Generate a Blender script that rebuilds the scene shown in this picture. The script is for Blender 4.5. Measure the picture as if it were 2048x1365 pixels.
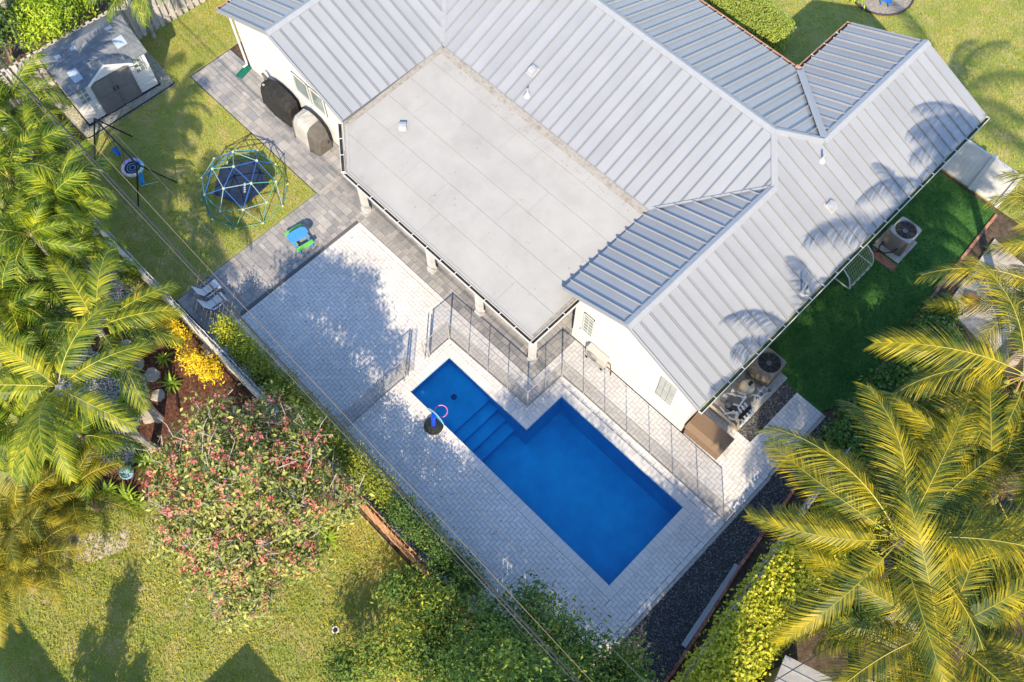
import bpy, math, random
import numpy as np
from mathutils import Vector, Matrix

for _o in list(bpy.data.objects):
    bpy.data.objects.remove(_o)
random.seed(7)
rng = np.random.default_rng(7)
SC = bpy.context.scene
COL = SC.collection
R = math.radians

# ------------------------------------------------------------------ camera
CAM_POS = Vector((10.13, -5.635, 27.748))
YAW, PITCH, ROLL = 2.35204213, 1.13494573, 0.00490721
FPX = 1879.1                       # focal length in pixels of a 2048 wide picture
_f = Vector((math.cos(YAW) * math.cos(PITCH), math.sin(YAW) * math.cos(PITCH), -math.sin(PITCH)))
_r0 = Vector((math.sin(YAW), -math.cos(YAW), 0))
_u0 = _r0.cross(_f)
_r = _r0 * math.cos(ROLL) + _u0 * math.sin(ROLL)
_u = -_r0 * math.sin(ROLL) + _u0 * math.cos(ROLL)
cd = bpy.data.cameras.new('camera')
cd.sensor_width = 36.0
cd.lens = FPX / 2048 * 36.0
cd.clip_start = 0.5
cd.clip_end = 900
cam = bpy.data.objects.new('camera', cd)
mw = Matrix((( _r.x, _u.x, -_f.x, CAM_POS.x), (_r.y, _u.y, -_f.y, CAM_POS.y), (_r.z, _u.z, -_f.z, CAM_POS.z), (0, 0, 0, 1)))
cam.matrix_world = mw
COL.objects.link(cam)
SC.camera = cam


def P(px, py, z=0.0):
    """survey helper: where the sight line through a photo pixel meets height z"""
    d = _f * FPX + _r * (px - 1024) - _u * (py - 682.5)
    t = (z - CAM_POS.z) / d.z
    p = CAM_POS + d * t
    return Vector((p.x, p.y, z))


# ------------------------------------------------------------------ light
SUN_EL, SUN_AZ = R(36.5), R(-47.3)          # azimuth measured from +X
sun_dir = Vector((math.cos(SUN_AZ) * math.cos(SUN_EL), math.sin(SUN_AZ) * math.cos(SUN_EL), math.sin(SUN_EL)))
w = bpy.data.worlds.new('World')
SC.world = w
w.use_nodes = True
nt = w.node_tree
bg = nt.nodes['Background']
sky = nt.nodes.new('ShaderNodeTexSky')
sky.sky_type = 'NISHITA'
sky.sun_disc = False
sky.sun_elevation = SUN_EL
sky.sun_rotation = math.pi / 2 - SUN_AZ
sky.air_density = 1.0
sky.dust_density = 0.25
sky.ozone_density = 3.0
nt.links.new(sky.outputs[0], bg.inputs[0])
bg.inputs[1].default_value = 0.15
sl = bpy.data.lights.new('sun', 'SUN')
sl.energy = 3.4
sl.angle = R(0.53)
sl.color = (1.0, 0.84, 0.61)
so = bpy.data.objects.new('sun', sl)
so.rotation_euler = sun_dir.to_track_quat('Z', 'Y').to_euler()
so.location = (0, 0, 60)
COL.objects.link(so)
SC.view_settings.view_transform = 'Standard'
SC.view_settings.look = 'None'
SC.view_settings.gamma = 1.0
SC.view_settings.exposure = 1.38
SC.view_settings.use_curve_mapping = False
SC.cycles.max_bounces = 5
SC.cycles.diffuse_bounces = 3
SC.cycles.glossy_bounces = 2
SC.cycles.transmission_bounces = 3
SC.cycles.transparent_max_bounces = 10


# ------------------------------------------------------------------ helpers
class MB:
    """collects polygons; build() links them as one mesh object"""
    def __init__(s):
        s.v, s.f, s.uv = [], [], {}

    def poly(s, pts, uv=None):
        n = len(s.v)
        s.v.extend([tuple(p) for p in pts])
        s.f.append(tuple(range(n, n + len(pts))))
        if uv:
            s.uv[len(s.f) - 1] = uv
        return s

    def box(s, c, d, rz=0.0, rx=0.0, ry=0.0, bottom=True):
        m = Matrix.Translation(Vector(c)) @ Matrix.Rotation(rz, 4, 'Z') @ Matrix.Rotation(ry, 4, 'Y') @ Matrix.Rotation(rx, 4, 'X')
        h = [x / 2 for x in d]
        n = len(s.v)
        for z in (-1, 1):
            for (x, y) in ((-1, -1), (1, -1), (1, 1), (-1, 1)):
                s.v.append(tuple(m @ Vector((x * h[0], y * h[1], z * h[2]))))
        fs = [(4, 5, 6, 7), (0, 1, 5, 4), (1, 2, 6, 5), (2, 3, 7, 6), (3, 0, 4, 7)]
        if bottom:
            fs.append((3, 2, 1, 0))
        s.f.extend([tuple(n + i for i in q) for q in fs])
        return s

    def bar(s, a, b, wd, ht, up=(0, 0, 1)):
        """rectangular bar from a to b"""
        a, b = Vector(a), Vector(b)
        t = (b - a).normalized()
        u = Vector(up)
        sd = t.cross(u)
        if sd.length < 1e-4:
            sd = t.cross(Vector((1, 0, 0)))
        sd.normalize()
        u = sd.cross(t)
        n = len(s.v)
        for p in (a, b):
            for (i, j) in ((-1, -1), (1, -1), (1, 1), (-1, 1)):
                s.v.append(tuple(p + sd * (i * wd / 2) + u * (j * ht / 2)))
        s.f.extend([tuple(n + i for i in q) for q in ((0, 1, 5, 4), (1, 2, 6, 5), (2, 3, 7, 6), (3, 0, 4, 7), (3, 2, 1, 0), (4, 5, 6, 7))])
        return s

    def tube(s, pts, r, k=8, cap=True):
        pts = [Vector(p) for p in pts]
        rs = r if isinstance(r, (list, tuple)) else [r] * len(pts)
        n = len(s.v)
        prev = None
        for i, p in enumerate(pts):
            t = (pts[min(i + 1, len(pts) - 1)] - pts[max(i - 1, 0)])
            t.normalize()
            if prev is None:
                a = t.cross(Vector((0, 0, 1)))
                if a.length < 1e-3:
                    a = Vector((1, 0, 0))
            else:
                a = prev - t * prev.dot(t)
            a.normalize()
            prev = a
            b = t.cross(a)
            for j in range(k):
                g = 2 * math.pi * j / k
                s.v.append(tuple(p + (a * math.cos(g) + b * math.sin(g)) * rs[i]))
        for i in range(len(pts) - 1):
            for j in range(k):
                q = (j + 1) % k
                s.f.append((n + i * k + j, n + i * k + q, n + (i + 1) * k + q, n + (i + 1) * k + j))
        if cap:
            s.f.append(tuple(n + j for j in reversed(range(k))))
            s.f.append(tuple(n + (len(pts) - 1) * k + j for j in range(k)))
        return s

    def lathe(s, prof, c=(0, 0, 0), k=24, m=None, closed=False):
        n = len(s.v)
        c = Vector(c)
        for (r, z) in prof:
            for j in range(k):
                g = 2 * math.pi * j / k
                p = Vector((r * math.cos(g), r * math.sin(g), z))
                if m is not None:
                    p = m @ p
                s.v.append(tuple(p + c))
        L = len(prof)
        for i in range(L - 1):
            for j in range(k):
                q = (j + 1) % k
                s.f.append((n + i * k + j, n + i * k + q, n + (i + 1) * k + q, n + (i + 1) * k + j))
        if not closed:
            s.f.append(tuple(n + j for j in reversed(range(k))))
            s.f.append(tuple(n + (L - 1) * k + j for j in range(k)))
        return s

    def prism(s, pts, z0, z1, bottom=True):
        """pts: plan polygon counter-clockwise; z0,z1 numbers or functions of (x,y)"""
        g0 = z0 if callable(z0) else (lambda x, y: z0)
        g1 = z1 if callable(z1) else (lambda x, y: z1)
        n = len(s.v)
        k = len(pts)
        for (x, y) in pts:
            s.v.append((x, y, g0(x, y)))
        for (x, y) in pts:
            s.v.append((x, y, g1(x, y)))
        for i in range(k):
            j = (i + 1) % k
            s.f.append((n + i, n + j, n + k + j, n + k + i))
        s.f.append(tuple(n + k + i for i in range(k)))
        if bottom:
            s.f.append(tuple(n + i for i in reversed(range(k))))
        return s

    def mesh(s, name):
        me = bpy.data.meshes.new(name)
        me.from_pydata(s.v, [], s.f)
        if s.uv:
            l = me.uv_layers.new(name='UVMap')
            for fi, uv in s.uv.items():
                for li, q in zip(me.polygons[fi].loop_indices, uv):
                    l.data[li].uv = q
        me.update()
        return me

    def build(s, name, m, parent=None, local=False, smooth=False, bevel=0.0):
        me = s.mesh(name)
        return link(name, me, m, parent, local, smooth, bevel)


def link(name, me, m, parent=None, local=False, smooth=False, bevel=0.0):
    for x in (m if isinstance(m, (list, tuple)) else [m]):
        if not me.materials or len(me.materials) < (len(m) if isinstance(m, (list, tuple)) else 1):
            me.materials.append(x)
    o = bpy.data.objects.new(name, me)
    COL.objects.link(o)
    if parent is not None:
        o.parent = parent
        if not local:
            o.matrix_parent_inverse = world_of(parent).inverted()
    if smooth:
        for p in me.polygons:
            p.use_smooth = True
    if bevel > 0:
        b = o.modifiers.new('bevel', 'BEVEL')
        b.width = bevel
        b.segments = 2
        b.limit_method = 'ANGLE'
    return o


def world_of(o):
    m = Matrix.LocRotScale(o.location, o.rotation_euler, o.scale)
    if o.parent is not None:
        m = world_of(o.parent) @ o.matrix_parent_inverse @ m
    return m


def tag(o, label=None, cat=None, group=None, kind=None):
    if label:
        o['label'] = label
    if cat:
        o['category'] = cat
    if group:
        o['group'] = group
    if kind:
        o['kind'] = kind
    return o


def thing(name, label, cat, loc, rz=0.0, group=None):
    o = bpy.data.objects.new(name, None)
    o.empty_display_size = 0.2
    o.location = loc
    o.rotation_euler = (0, 0, rz)
    COL.objects.link(o)
    return tag(o, label, cat, group)


def dup(o, parent=None):
    c = o.copy()
    COL.objects.link(c)
    c.parent = parent
    for ch in o.children:
        dup(ch, c)
    return c


def struct(o):
    return tag(o, kind='structure')


# ------------------------------------------------------------------ materials
MATS = {}


def mat(name, cols, scale=4.0, detail=4.0, rnd=0.0, rough=0.7, bump=0.0, bscale=60.0, spec=0.3, metal=0.0, trans=0.0,
        lo=0.3, hi=0.7, coat=0.0, bdist=0.02, tcol=None, stretch=None, stain=None):
    """procedural material: colour ramp over world-space noise blended with a per-piece random value"""
    if name in MATS:
        return MATS[name]
    m = bpy.data.materials.new(name)
    m.use_nodes = True
    t = m.node_tree
    N, L = t.nodes, t.links
    b = N['Principled BSDF']
    geo = N.new('ShaderNodeNewGeometry')
    vec = geo.outputs['Position']
    if stretch:
        mp = N.new('ShaderNodeMapping')
        mp.inputs['Scale'].default_value = stretch
        L.new(vec, mp.inputs['Vector'])
        vec = mp.outputs[0]
    nz = N.new('ShaderNodeTexNoise')
    nz.inputs['Scale'].default_value = scale
    nz.inputs['Detail'].default_value = detail
    nz.inputs['Roughness'].default_value = 0.65
    L.new(vec, nz.inputs['Vector'])
    mr = N.new('ShaderNodeMapRange')
    mr.inputs[1].default_value = lo
    mr.inputs[2].default_value = hi
    L.new(nz.outputs['Fac'], mr.inputs[0])
    fac = mr.outputs[0]
    if rnd > 0:
        oi = N.new('ShaderNodeObjectInfo')
        ad = N.new('ShaderNodeMath')
        ad.operation = 'ADD'
        L.new(oi.outputs['Random'], ad.inputs[0])
        L.new(geo.outputs['Random Per Island'], ad.inputs[1])
        fr = N.new('ShaderNodeMath')
        fr.operation = 'FRACT'
        L.new(ad.outputs[0], fr.inputs[0])
        mx = N.new('ShaderNodeMix')
        mx.inputs[0].default_value = rnd
        L.new(fac, mx.inputs[2])
        L.new(fr.outputs[0], mx.inputs[3])
        fac = mx.outputs[0]
    rp = N.new('ShaderNodeValToRGB')
    e = rp.color_ramp.elements
    while len(e) < len(cols):
        e.new(0.5)
    for i, c in enumerate(cols):
        e[i].position = i / max(1, len(cols) - 1)
        e[i].color = (*c, 1)
    L.new(fac, rp.inputs[0])
    if stain:
        n3 = N.new('ShaderNodeTexNoise')
        n3.inputs['Scale'].default_value = stain[0]
        n3.inputs['Detail'].default_value = 8
        n3.inputs['Roughness'].default_value = .7
        n3.inputs['Distortion'].default_value = .6
        L.new(geo.outputs['Position'], n3.inputs['Vector'])
        m3 = N.new('ShaderNodeMapRange')
        m3.inputs[1].default_value = .38
        m3.inputs[2].default_value = .62
        m3.inputs[3].default_value = 1 - stain[1]
        m3.inputs[4].default_value = 1.0
        L.new(n3.outputs['Fac'], m3.inputs[0])
        vm = N.new('ShaderNodeVectorMath')
        vm.operation = 'SCALE'
        L.new(rp.outputs[0], vm.inputs[0])
        L.new(m3.outputs[0], vm.inputs['Scale'])
        L.new(vm.outputs[0], b.inputs['Base Color'])
    else:
        L.new(rp.outputs[0], b.inputs['Base Color'])
    b.inputs['Roughness'].default_value = rough
    b.inputs['Specular IOR Level'].default_value = spec
    b.inputs['Metallic'].default_value = metal
    b.inputs['Coat Weight'].default_value = coat
    if bump > 0:
        n2 = N.new('ShaderNodeTexNoise')
        n2.inputs['Scale'].default_value = bscale
        n2.inputs['Detail'].default_value = 3
        L.new(vec, n2.inputs['Vector'])
        bp = N.new('ShaderNodeBump')
        bp.inputs['Strength'].default_value = bump
        bp.inputs['Distance'].default_value = bdist
        L.new(n2.outputs['Fac'], bp.inputs['Height'])
        L.new(bp.outputs[0], b.inputs['Normal'])
    if trans > 0:
        tr = N.new('ShaderNodeBsdfTranslucent')
        if tcol:
            hs = N.new('ShaderNodeMix')
            hs.data_type = 'RGBA'
            hs.inputs[0].default_value = 0.5
            L.new(rp.outputs[0], hs.inputs[6])
            hs.inputs[7].default_value = (*tcol, 1)
            L.new(hs.outputs[2], tr.inputs['Color'])
        else:
            L.new(rp.outputs[0], tr.inputs['Color'])
        ms = N.new('ShaderNodeMixShader')
        ms.inputs[0].default_value = trans
        L.new(b.outputs[0], ms.inputs[1])
        L.new(tr.outputs[0], ms.inputs[2])
        L.new(ms.outputs[0], N['Material Output'].inputs['Surface'])
    MATS[name] = m
    return m


def plain(name, col, rough=0.6, spec=0.3, metal=0.0, var=0.12, scale=6.0, bump=0.0, bscale=80, coat=0.0):
    lo = tuple(c * (1 - var) for c in col)
    hi = tuple(min(1, c * (1 + var)) for c in col)
    return mat(name, [lo, col, hi], scale=scale, rough=rough, spec=spec, metal=metal, bump=bump, bscale=bscale, coat=coat)


STUCCO = mat('white_stucco', [(.50, .50, .495), (.57, .568, .56), (.60, .598, .59)], scale=1.6, rough=.85, bump=.25, bscale=90, bdist=.01)
WHITE = plain('white_paint', (.52, .52, .51), rough=.45, var=.05)
FLAT = mat('white_membrane_roof', [(.30, .288, .258), (.36, .347, .318), (.38, .367, .338)], scale=1.1, detail=9, rough=.8, bump=.2, bscale=40, lo=.2, hi=.55, stain=(.45, .10))
FLATEDGE = mat('stained_membrane_edge', [(.18, .15, .12), (.27, .25, .22), (.31, .30, .28)], scale=9, detail=8, rough=.85, bump=.3, bscale=50)
GUTIN = mat('gutter_sludge', [(.012, .012, .010), (.035, .03, .022), (.09, .075, .04)], scale=3, detail=6, rough=.9)
GUTMOSS = mat('gutter_moss', [(.02, .022, .012), (.05, .075, .02), (.10, .15, .035)], scale=2.2, detail=6, rough=.8)
TERRA = plain('terracotta_gutter', (.42, .24, .18), rough=.6)
BED = plain('joint_sand', (.34, .32, .30), rough=.95)
PAVL = mat('light_paver', [(.57, .56, .55), (.62, .605, .59), (.67, .65, .625), (.71, .685, .65)], scale=2.5, detail=8, rnd=.5, rough=.8, stain=(.55, .14), bump=.25, bscale=120, bdist=.006)
PAVD = mat('dark_paver', [(.22, .225, .235), (.29, .285, .285), (.35, .335, .32), (.44, .42, .40)], scale=3.0, detail=8, rnd=.7, rough=.85, stain=(.7, .18), bump=.3, bscale=120, bdist=.006)
STONE = plain('kerb_concrete', (.36, .34, .32), rough=.9, var=.2)
LAWN = mat('lawn_soil_green', [(.46, .36, .19), (.34, .33, .11), (.25, .29, .07), (.30, .35, .085)], scale=1.3, detail=10, rough=.95, bump=.7, bscale=55, bdist=.05)
TURF = mat('artificial_turf', [(.03, .10, .018), (.045, .135, .026), (.07, .17, .035)], scale=1.2, detail=8, rough=.9, bump=.5, bscale=140)
MULCH = mat('red_mulch', [(.03, .013, .008), (.075, .028, .018), (.13, .055, .034), (.18, .115, .075)], scale=9, detail=9, rough=.95, bump=.8, bscale=45, bdist=.04)
SOIL = mat('dark_soil', [(.045, .034, .022), (.085, .06, .04), (.14, .105, .07)], scale=6, detail=8, rough=.95, bump=.8, bscale=40, bdist=.04)
BLUEPOOL = mat('pool_plaster', [(.003, .35, .64), (.005, .42, .72), (.010, .50, .80)], scale=1.6, detail=6, rough=.5)
BLK = plain('black_metal', (.02, .02, .022), rough=.45)

# ------------------------------------------------------------------ ground
PX0, PX1, PY0, PY1, PXN, PYN = 0.0, 8.57, 0.0, 3.285, 3.51, 1.70      # the L-shaped pool
g = MB()
B = 320.0
hx0, hx1, hy0, hy1 = -0.2, 8.77, -0.2, 3.48
for (a, b_, c, d) in ((-B, hx0, -B, B), (hx1, B, -B, B), (hx0, hx1, -B, hy0), (hx0, hx1, hy1, B)):
    g.poly([(a, c, -.06), (b_, c, -.06), (b_, d, -.06), (a, d, -.06)])
struct(g.build('ground', SOIL))


def sheet(name, pts, z, m, kind='structure'):
    o = MB().poly([(x, y, z) for x, y in pts]).build(name, m)
    return tag(o, kind=kind)


lawn_back = sheet('lawn', [(-19.5, -3.6), (-7.9, -3.6), (-7.9, 2.72), (-15.25, 2.72), (-15.25, 4.6), (-15.25, 30), (-19.5, 30)], -.02, LAWN)
lawn_front = sheet('lawn', [(-30, 17.2), (6.9, 17.2), (6.9, 19.15), (40, 19.15), (40, 60), (-30, 60)], -.016, LAWN)
lawn_next = sheet('lawn', [(-40, -45), (14, -45), (14, -3.72), (-40, -3.72)], -.024, LAWN)
turf = sheet('artificial_turf', [(7.0, 8.7), (9.66, 8.7), (10.18, 10.0), (9.78, 14.2), (9.5, 19.0), (7.0, 19.0)], -.008, TURF)

# ------------------------------------------------------------------ paving
def clip(poly, a, b, c):
    """keep the side a*x+b*y<=c"""
    out = []
    for i in range(len(poly)):
        p, q = poly[i], poly[(i + 1) % len(poly)]
        dp, dq = a * p[0] + b * p[1] - c, a * q[0] + b * q[1] - c
        if dp <= 1e-9:
            out.append(p)
        if (dp < -1e-9 and dq > 1e-9) or (dp > 1e-9 and dq < -1e-9):
            t = dp / (dp - dq)
            out.append((p[0] + (q[0] - p[0]) * t, p[1] + (q[1] - p[1]) * t))
    return out


def rect_in(r, area):
    return (max(r[0], area[0]), max(r[1], area[1]), min(r[2], area[2]), min(r[3], area[3]))


def cut(rects, hole):
    """subtract an axis-aligned hole from rectangles"""
    out = []
    for (a, b_, c, d) in rects:
        ha, hb, hc, hd = max(a, hole[0]), max(b_, hole[1]), min(c, hole[2]), min(d, hole[3])
        if ha >= hc or hb >= hd:
            out.append((a, b_, c, d))
            continue
        for q in ((a, b_, ha, d), (hc, b_, c, d), (ha, b_, hc, hb), (ha, hd, hc, d)):
            if q[2] - q[0] > .02 and q[3] - q[1] > .02:
                out.append(q)
    return out


def lay(parent, rects, m, top=0.0, gap=.010, thick=.05, keep=300, name='paver'):
    """the pieces that show largest become parts, the rest one joined part"""
    rs = [r for r in rects if r[2] - r[0] > .03 and r[3] - r[1] > .03]
    rs.sort(key=lambda r: (Vector(((r[0] + r[2]) / 2, (r[1] + r[3]) / 2, 0)) - CAM_POS).length - 4 * min((r[2] - r[0]), (r[3] - r[1])))
    rest = MB()
    cache = {}
    for i, (a, b_, c, d) in enumerate(rs):
        dz = random.uniform(-.003, .003)
        sx, sy = c - a - gap, d - b_ - gap
        ctr = ((a + c) / 2, (b_ + d) / 2, top - thick / 2 + dz)
        if i < keep:
            key = (round(sx, 3), round(sy, 3))
            if key not in cache:
                me = MB().box((0, 0, 0), (sx, sy, thick), bottom=False).mesh(name)
                me.materials.append(m)
                cache[key] = me
            o = bpy.data.objects.new(name, cache[key])
            COL.objects.link(o)
            o.location = ctr
            o.parent = parent
        else:
            rest.box(ctr, (sx, sy, thick), bottom=False)
    if rest.v:
        tag(rest.build('paver_field', m, parent), kind='stuff')


def herring(area, L=.25, W=.125):
    """90 degree herringbone clipped to a rectangle"""
    out = []
    x0, y0, x1, y1 = area
    n = int((max(x1 - x0, y1 - y0)) / W) + 6
    for i in range(-n, n * 2):
        for j in range(-n, n * 2):
            k = (i - j) % 4
            x, y = x0 + i * W, y0 + j * W
            if k == 0:
                r = (x, y, x + L, y + W)
            elif k == 3:
                r = (x, y, x + W, y + L)
            else:
                continue
            q = rect_in(r, area)
            if q[2] - q[0] > .03 and q[3] - q[1] > .03:
                out.append(q)
    return out


def ashlar(area, rows=(.20, .30, .20, .15), lens=(.20, .30, .40, .30)):
    out = []
    x0, y0, x1, y1 = area
    y = y0
    i = 0
    while y < y1 - .02:
        h = rows[i % len(rows)] * 1.0
        i += 1
        x = x0 - random.random() * .3
        while x < x1:
            l = random.choice(lens)
            q = rect_in((x, y, x + l, y + h), area)
            if q[2] - q[0] > .03 and q[3] - q[1] > .03:
                out.append(q)
            x += l
        y += h
    return out


def soldier(x0, y0, x1, y1, along, w_=.155):
    """border course; along = axis the row runs in"""
    out = []
    if along == 'x':
        n = max(1, round((x1 - x0) / w_))
        for i in range(n):
            out.append((x0 + (x1 - x0) * i / n, y0, x0 + (x1 - x0) * (i + 1) / n, y1))
    else:
        n = max(1, round((y1 - y0) / w_))
        for i in range(n):
            out.append((x0, y0 + (y1 - y0) * i / n, x1, y0 + (y1 - y0) * (i + 1) / n))
    return out


pool_hole = [(PX0, PY0, PXN, PYN), (PXN - .01, PY0, PX1, PY1)]
CP = .30
cope_hole = [(PX0 - CP, PY0 - CP, PXN + .01, PYN + CP), (PXN - CP, PY0 - CP, PX1 + CP, PY1 + CP)]
deck_rects = [(-5.9, -3.4, 9.62, 2.86), (2.45, 2.86, 9.62, 5.05), (7.05, 5.05, 9.62, 6.33), (8.7, 6.33, 9.74, 8.68), (9.62, 5.9, 9.74, 6.33)]
bed = MB()
rr = deck_rects + [(-5.9, 2.86, 2.45, 3.02), (9.62, -3.4, 9.78, 5.9)]
for h_ in pool_hole:
    rr = cut(rr, h_)
for (a, b_, c, d) in rr:
    bed.poly([(a, b_, -.022), (c, b_, -.022), (c, d, -.022), (a, d, -.022)])
deck = struct(bed.build('pool_deck', BED))
field = []
for a in deck_rects:
    field += herring(a)
for h_ in cope_hole:
    field = cut(field, h_)
# coping round the pool and border courses
cop = []
cop += soldier(PX0 - CP, PY0 - CP, PX1 + CP, PY0, 'x') + soldier(PX0 - CP, PY0, PX0, PYN, 'y')
cop += soldier(PX0 - CP, PYN, PXN - CP, PYN + CP, 'x') + soldier(PXN - CP, PYN, PXN, PY1, 'y')
cop += soldier(PXN - CP, PY1, PX1 + CP, PY1 + CP, 'x') + soldier(PX1, PY0, PX1 + CP, PY1, 'y')
brd = soldier(9.62, -3.4, 9.78, 5.9, 'y', .23) + soldier(-5.9, 2.86, 2.45, 3.02, 'x', .24)
lay(deck, field + brd, PAVL)
PAVC = mat('coping_paver', [(.55, .535, .52), (.62, .60, .575), (.67, .645, .615)], scale=3, detail=8, rnd=.5, rough=.75, bump=.2, bscale=120, bdist=.006, stain=(.6, .12))
lay(deck, cop, PAVC, top=.012, gap=.006, name='coping_paver')
struct(MB().box((9.84, 1.25, -.06), (.10, 9.3, .085)).build('kerb', STONE))
struct(MB().box((9.80, 7.3, -.06), (.10, 2.76, .085)).build('kerb', STONE))

walk = [(-15.2, 2.75, -7.88, 4.62), (-7.88, -3.3, -6.06, 8.0), (-6.06, 3.02, 2.44, 6.5)]
wb = MB()
for (a, b_, c, d) in walk + [(-6.06, -3.3, -5.9, 3.02)]:
    wb.poly([(a, b_, -.03), (c, b_, -.03), (c, d, -.03), (a, d, -.03)])
path = struct(wb.build('paved_path', BED))
dk = []
dk += ashlar((-15.2, 2.9, -7.88, 4.62)) + soldier(-15.2, 2.75, -7.88, 2.9, 'x', .22)
dk += ashlar((-7.72, -3.3, -6.2, 8.0)) + soldier(-7.88, -3.3, -7.72, 2.75, 'y', .22) + soldier(-6.2, -3.3, -6.06, 3.02, 'y', .22)
dk += ashlar((-6.2, 3.28, 2.28, 6.5)) + soldier(-6.06, 3.04, 2.44, 3.28, 'x', .15) + soldier(2.28, 3.28, 2.44, 5.05, 'y', .15)
lay(path, dk, PAVD, top=-.002)
struct(MB().box((-5.98, .43, -.016), (.10, 5.1, .02)).build('channel_drain', plain('drain_grate', (.10, .10, .11), rough=.7)))

# ------------------------------------------------------------------ pool
pool = thing('swimming_pool', 'L-shaped swimming pool of deep blue water set in pale pavers', 'pool', (4.3, 1.5, -1.4))
sh = MB()
zt, zs, zd = -.03, -.42, -1.45
outline = [(PX0, PY0), (PX1, PY0), (PX1, PY1), (PXN, PY1), (PXN, PYN), (PX0, PYN)]
for i in range(6):
    p, q = outline[i], outline[(i + 1) % 6]
    sh.poly([(p[0], p[1], zd), (p[0], p[1], zt), (q[0], q[1], zt), (q[0], q[1], zd)])
sh.poly([(1.85, 0, zd), (PX1, 0, zd), (PX1, PY1, zd), (PXN, PY1, zd), (PXN, PYN, zd), (1.85, PYN, zd)])
sh.poly([(PX0, 0, zs), (1.85, 0, zs), (1.85, PYN, zs), (PX0, PYN, zs)])
sh.poly([(1.85, 0, zd), (1.85, PYN, zd), (1.85, PYN, zs), (1.85, 0, zs)])
sh.build('basin', BLUEPOOL, pool)
for i, (xa, xb, zz) in enumerate(((1.85, 2.22, -.62), (2.22, 2.60, -.86), (2.60, 2.98, -1.1))):
    MB().box(((xa + xb) / 2 - .002 * i, PYN / 2, (zz + zd) / 2), (xb - xa, PYN - .004, zz - zd)).build('step', BLUEPOOL, pool)
PALEB = plain('pale_tile', (.50, .62, .70), rough=.4)
tl = MB()
for i in range(6):
    p, q = Vector((*outline[i], 0)), Vector((*outline[(i + 1) % 6], 0))
    n_ = Vector((-(q - p).y, (q - p).x, 0)).normalized() * .006
    tl.poly([(p.x + n_.x, p.y + n_.y, -.05), (p.x + n_.x, p.y + n_.y, -.001), (q.x + n_.x, q.y + n_.y, -.001), (q.x + n_.x, q.y + n_.y, -.05)])
tl.build('waterline_trim', PALEB, pool)
wm = bpy.data.materials.new('pool_water')
wm.use_nodes = True
N, Lk = wm.node_tree.nodes, wm.node_tree.links
for n_ in list(N):
    if n_.type == 'BSDF_PRINCIPLED':
        N.remove(n_)
tr = N.new('ShaderNodeBsdfTransparent'); tr.inputs[0].default_value = (.55, .92, 1, 1)
gl = N.new('ShaderNodeBsdfGlossy'); gl.inputs['Roughness'].default_value = .03
fr = N.new('ShaderNodeFresnel'); fr.inputs[0].default_value = 1.33
mx = N.new('ShaderNodeMixShader')
nz = N.new('ShaderNodeTexNoise'); nz.inputs['Scale'].default_value = 3.5; nz.inputs['Detail'].default_value = 3
bp = N.new('ShaderNodeBump'); bp.inputs['Strength'].default_value = .35; bp.inputs['Distance'].default_value = .06
ge = N.new('ShaderNodeNewGeometry')
Lk.new(ge.outputs['Position'], nz.inputs['Vector'])
Lk.new(nz.outputs['Fac'], bp.inputs['Height'])
Lk.new(bp.outputs[0], gl.inputs['Normal']); Lk.new(bp.outputs[0], fr.inputs['Normal'])
Lk.new(fr.outputs[0], mx.inputs[0]); Lk.new(tr.outputs[0], mx.inputs[1]); Lk.new(gl.outputs[0], mx.inputs[2])
Lk.new(mx.outputs[0], N['Material Output'].inputs['Surface'])
wt = MB()
e_ = .004
wt.poly([(PX0 + e_, PY0 + e_, -.075), (PX1 - e_, PY0 + e_, -.075), (PX1 - e_, PY1 - e_, -.075), (PXN + e_, PY1 - e_, -.075), (PXN + e_, PYN - e_, -.075), (PX0 + e_, PYN - e_, -.075)])
wt.build('water', wm, pool)
dr = MB().lathe([(.0, .0), (.10, .0), (.10, .012), (.0, .012)], c=(.98, .95, zs + .003), k=16)
dr.build('drain_cover', plain('pool_drain', (.02, .08, .2)), pool)
p_ = P(845, 785, zs)
MB().lathe([(.0, .0), (.06, .0), (.06, .012), (.0, .012)], c=(p_.x, p_.y, zs + .003), k=14).build('return_jet', PALEB, pool)

# ------------------------------------------------------------------ the house
house = thing('house', 'white stucco house with pale grey standing seam metal roof and white flat patio roof', 'house', (-2, 9, 0))

# ribbed metal: fine striations follow the panel's own across-direction (uv.x, metres)
RM = bpy.data.materials.new('standing_seam_metal')
RM.use_nodes = True
N, Lk = RM.node_tree.nodes, RM.node_tree.links
b = N['Principled BSDF']
uv = N.new('ShaderNodeUVMap'); uv.uv_map = 'UVMap'
sx = N.new('ShaderNodeSeparateXYZ'); Lk.new(uv.outputs[0], sx.inputs[0])
mu = N.new('ShaderNodeMath'); mu.operation = 'MULTIPLY'; mu.inputs[1].default_value = 2 * math.pi / .068
Lk.new(sx.outputs[0], mu.inputs[0])
sn = N.new('ShaderNodeMath'); sn.operation = 'SINE'; Lk.new(mu.outputs[0], sn.inputs[0])
bp = N.new('ShaderNodeBump'); bp.inputs['Strength'].default_value = .55; bp.inputs['Distance'].default_value = .0035
Lk.new(sn.outputs[0], bp.inputs['Height'])
Lk.new(bp.outputs[0], b.inputs['Normal'])
ge = N.new('ShaderNodeNewGeometry')
nz = N.new('ShaderNodeTexNoise'); nz.inputs['Scale'].default_value = .9; nz.inputs['Detail'].default_value = 7
Lk.new(ge.outputs['Position'], nz.inputs['Vector'])
oi = N.new('ShaderNodeObjectInfo')
ml = N.new('ShaderNodeMix'); ml.inputs[0].default_value = .35
Lk.new(nz.outputs['Fac'], ml.inputs[2]); Lk.new(oi.outputs['Random'], ml.inputs[3])
rp = N.new('ShaderNodeValToRGB')
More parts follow.
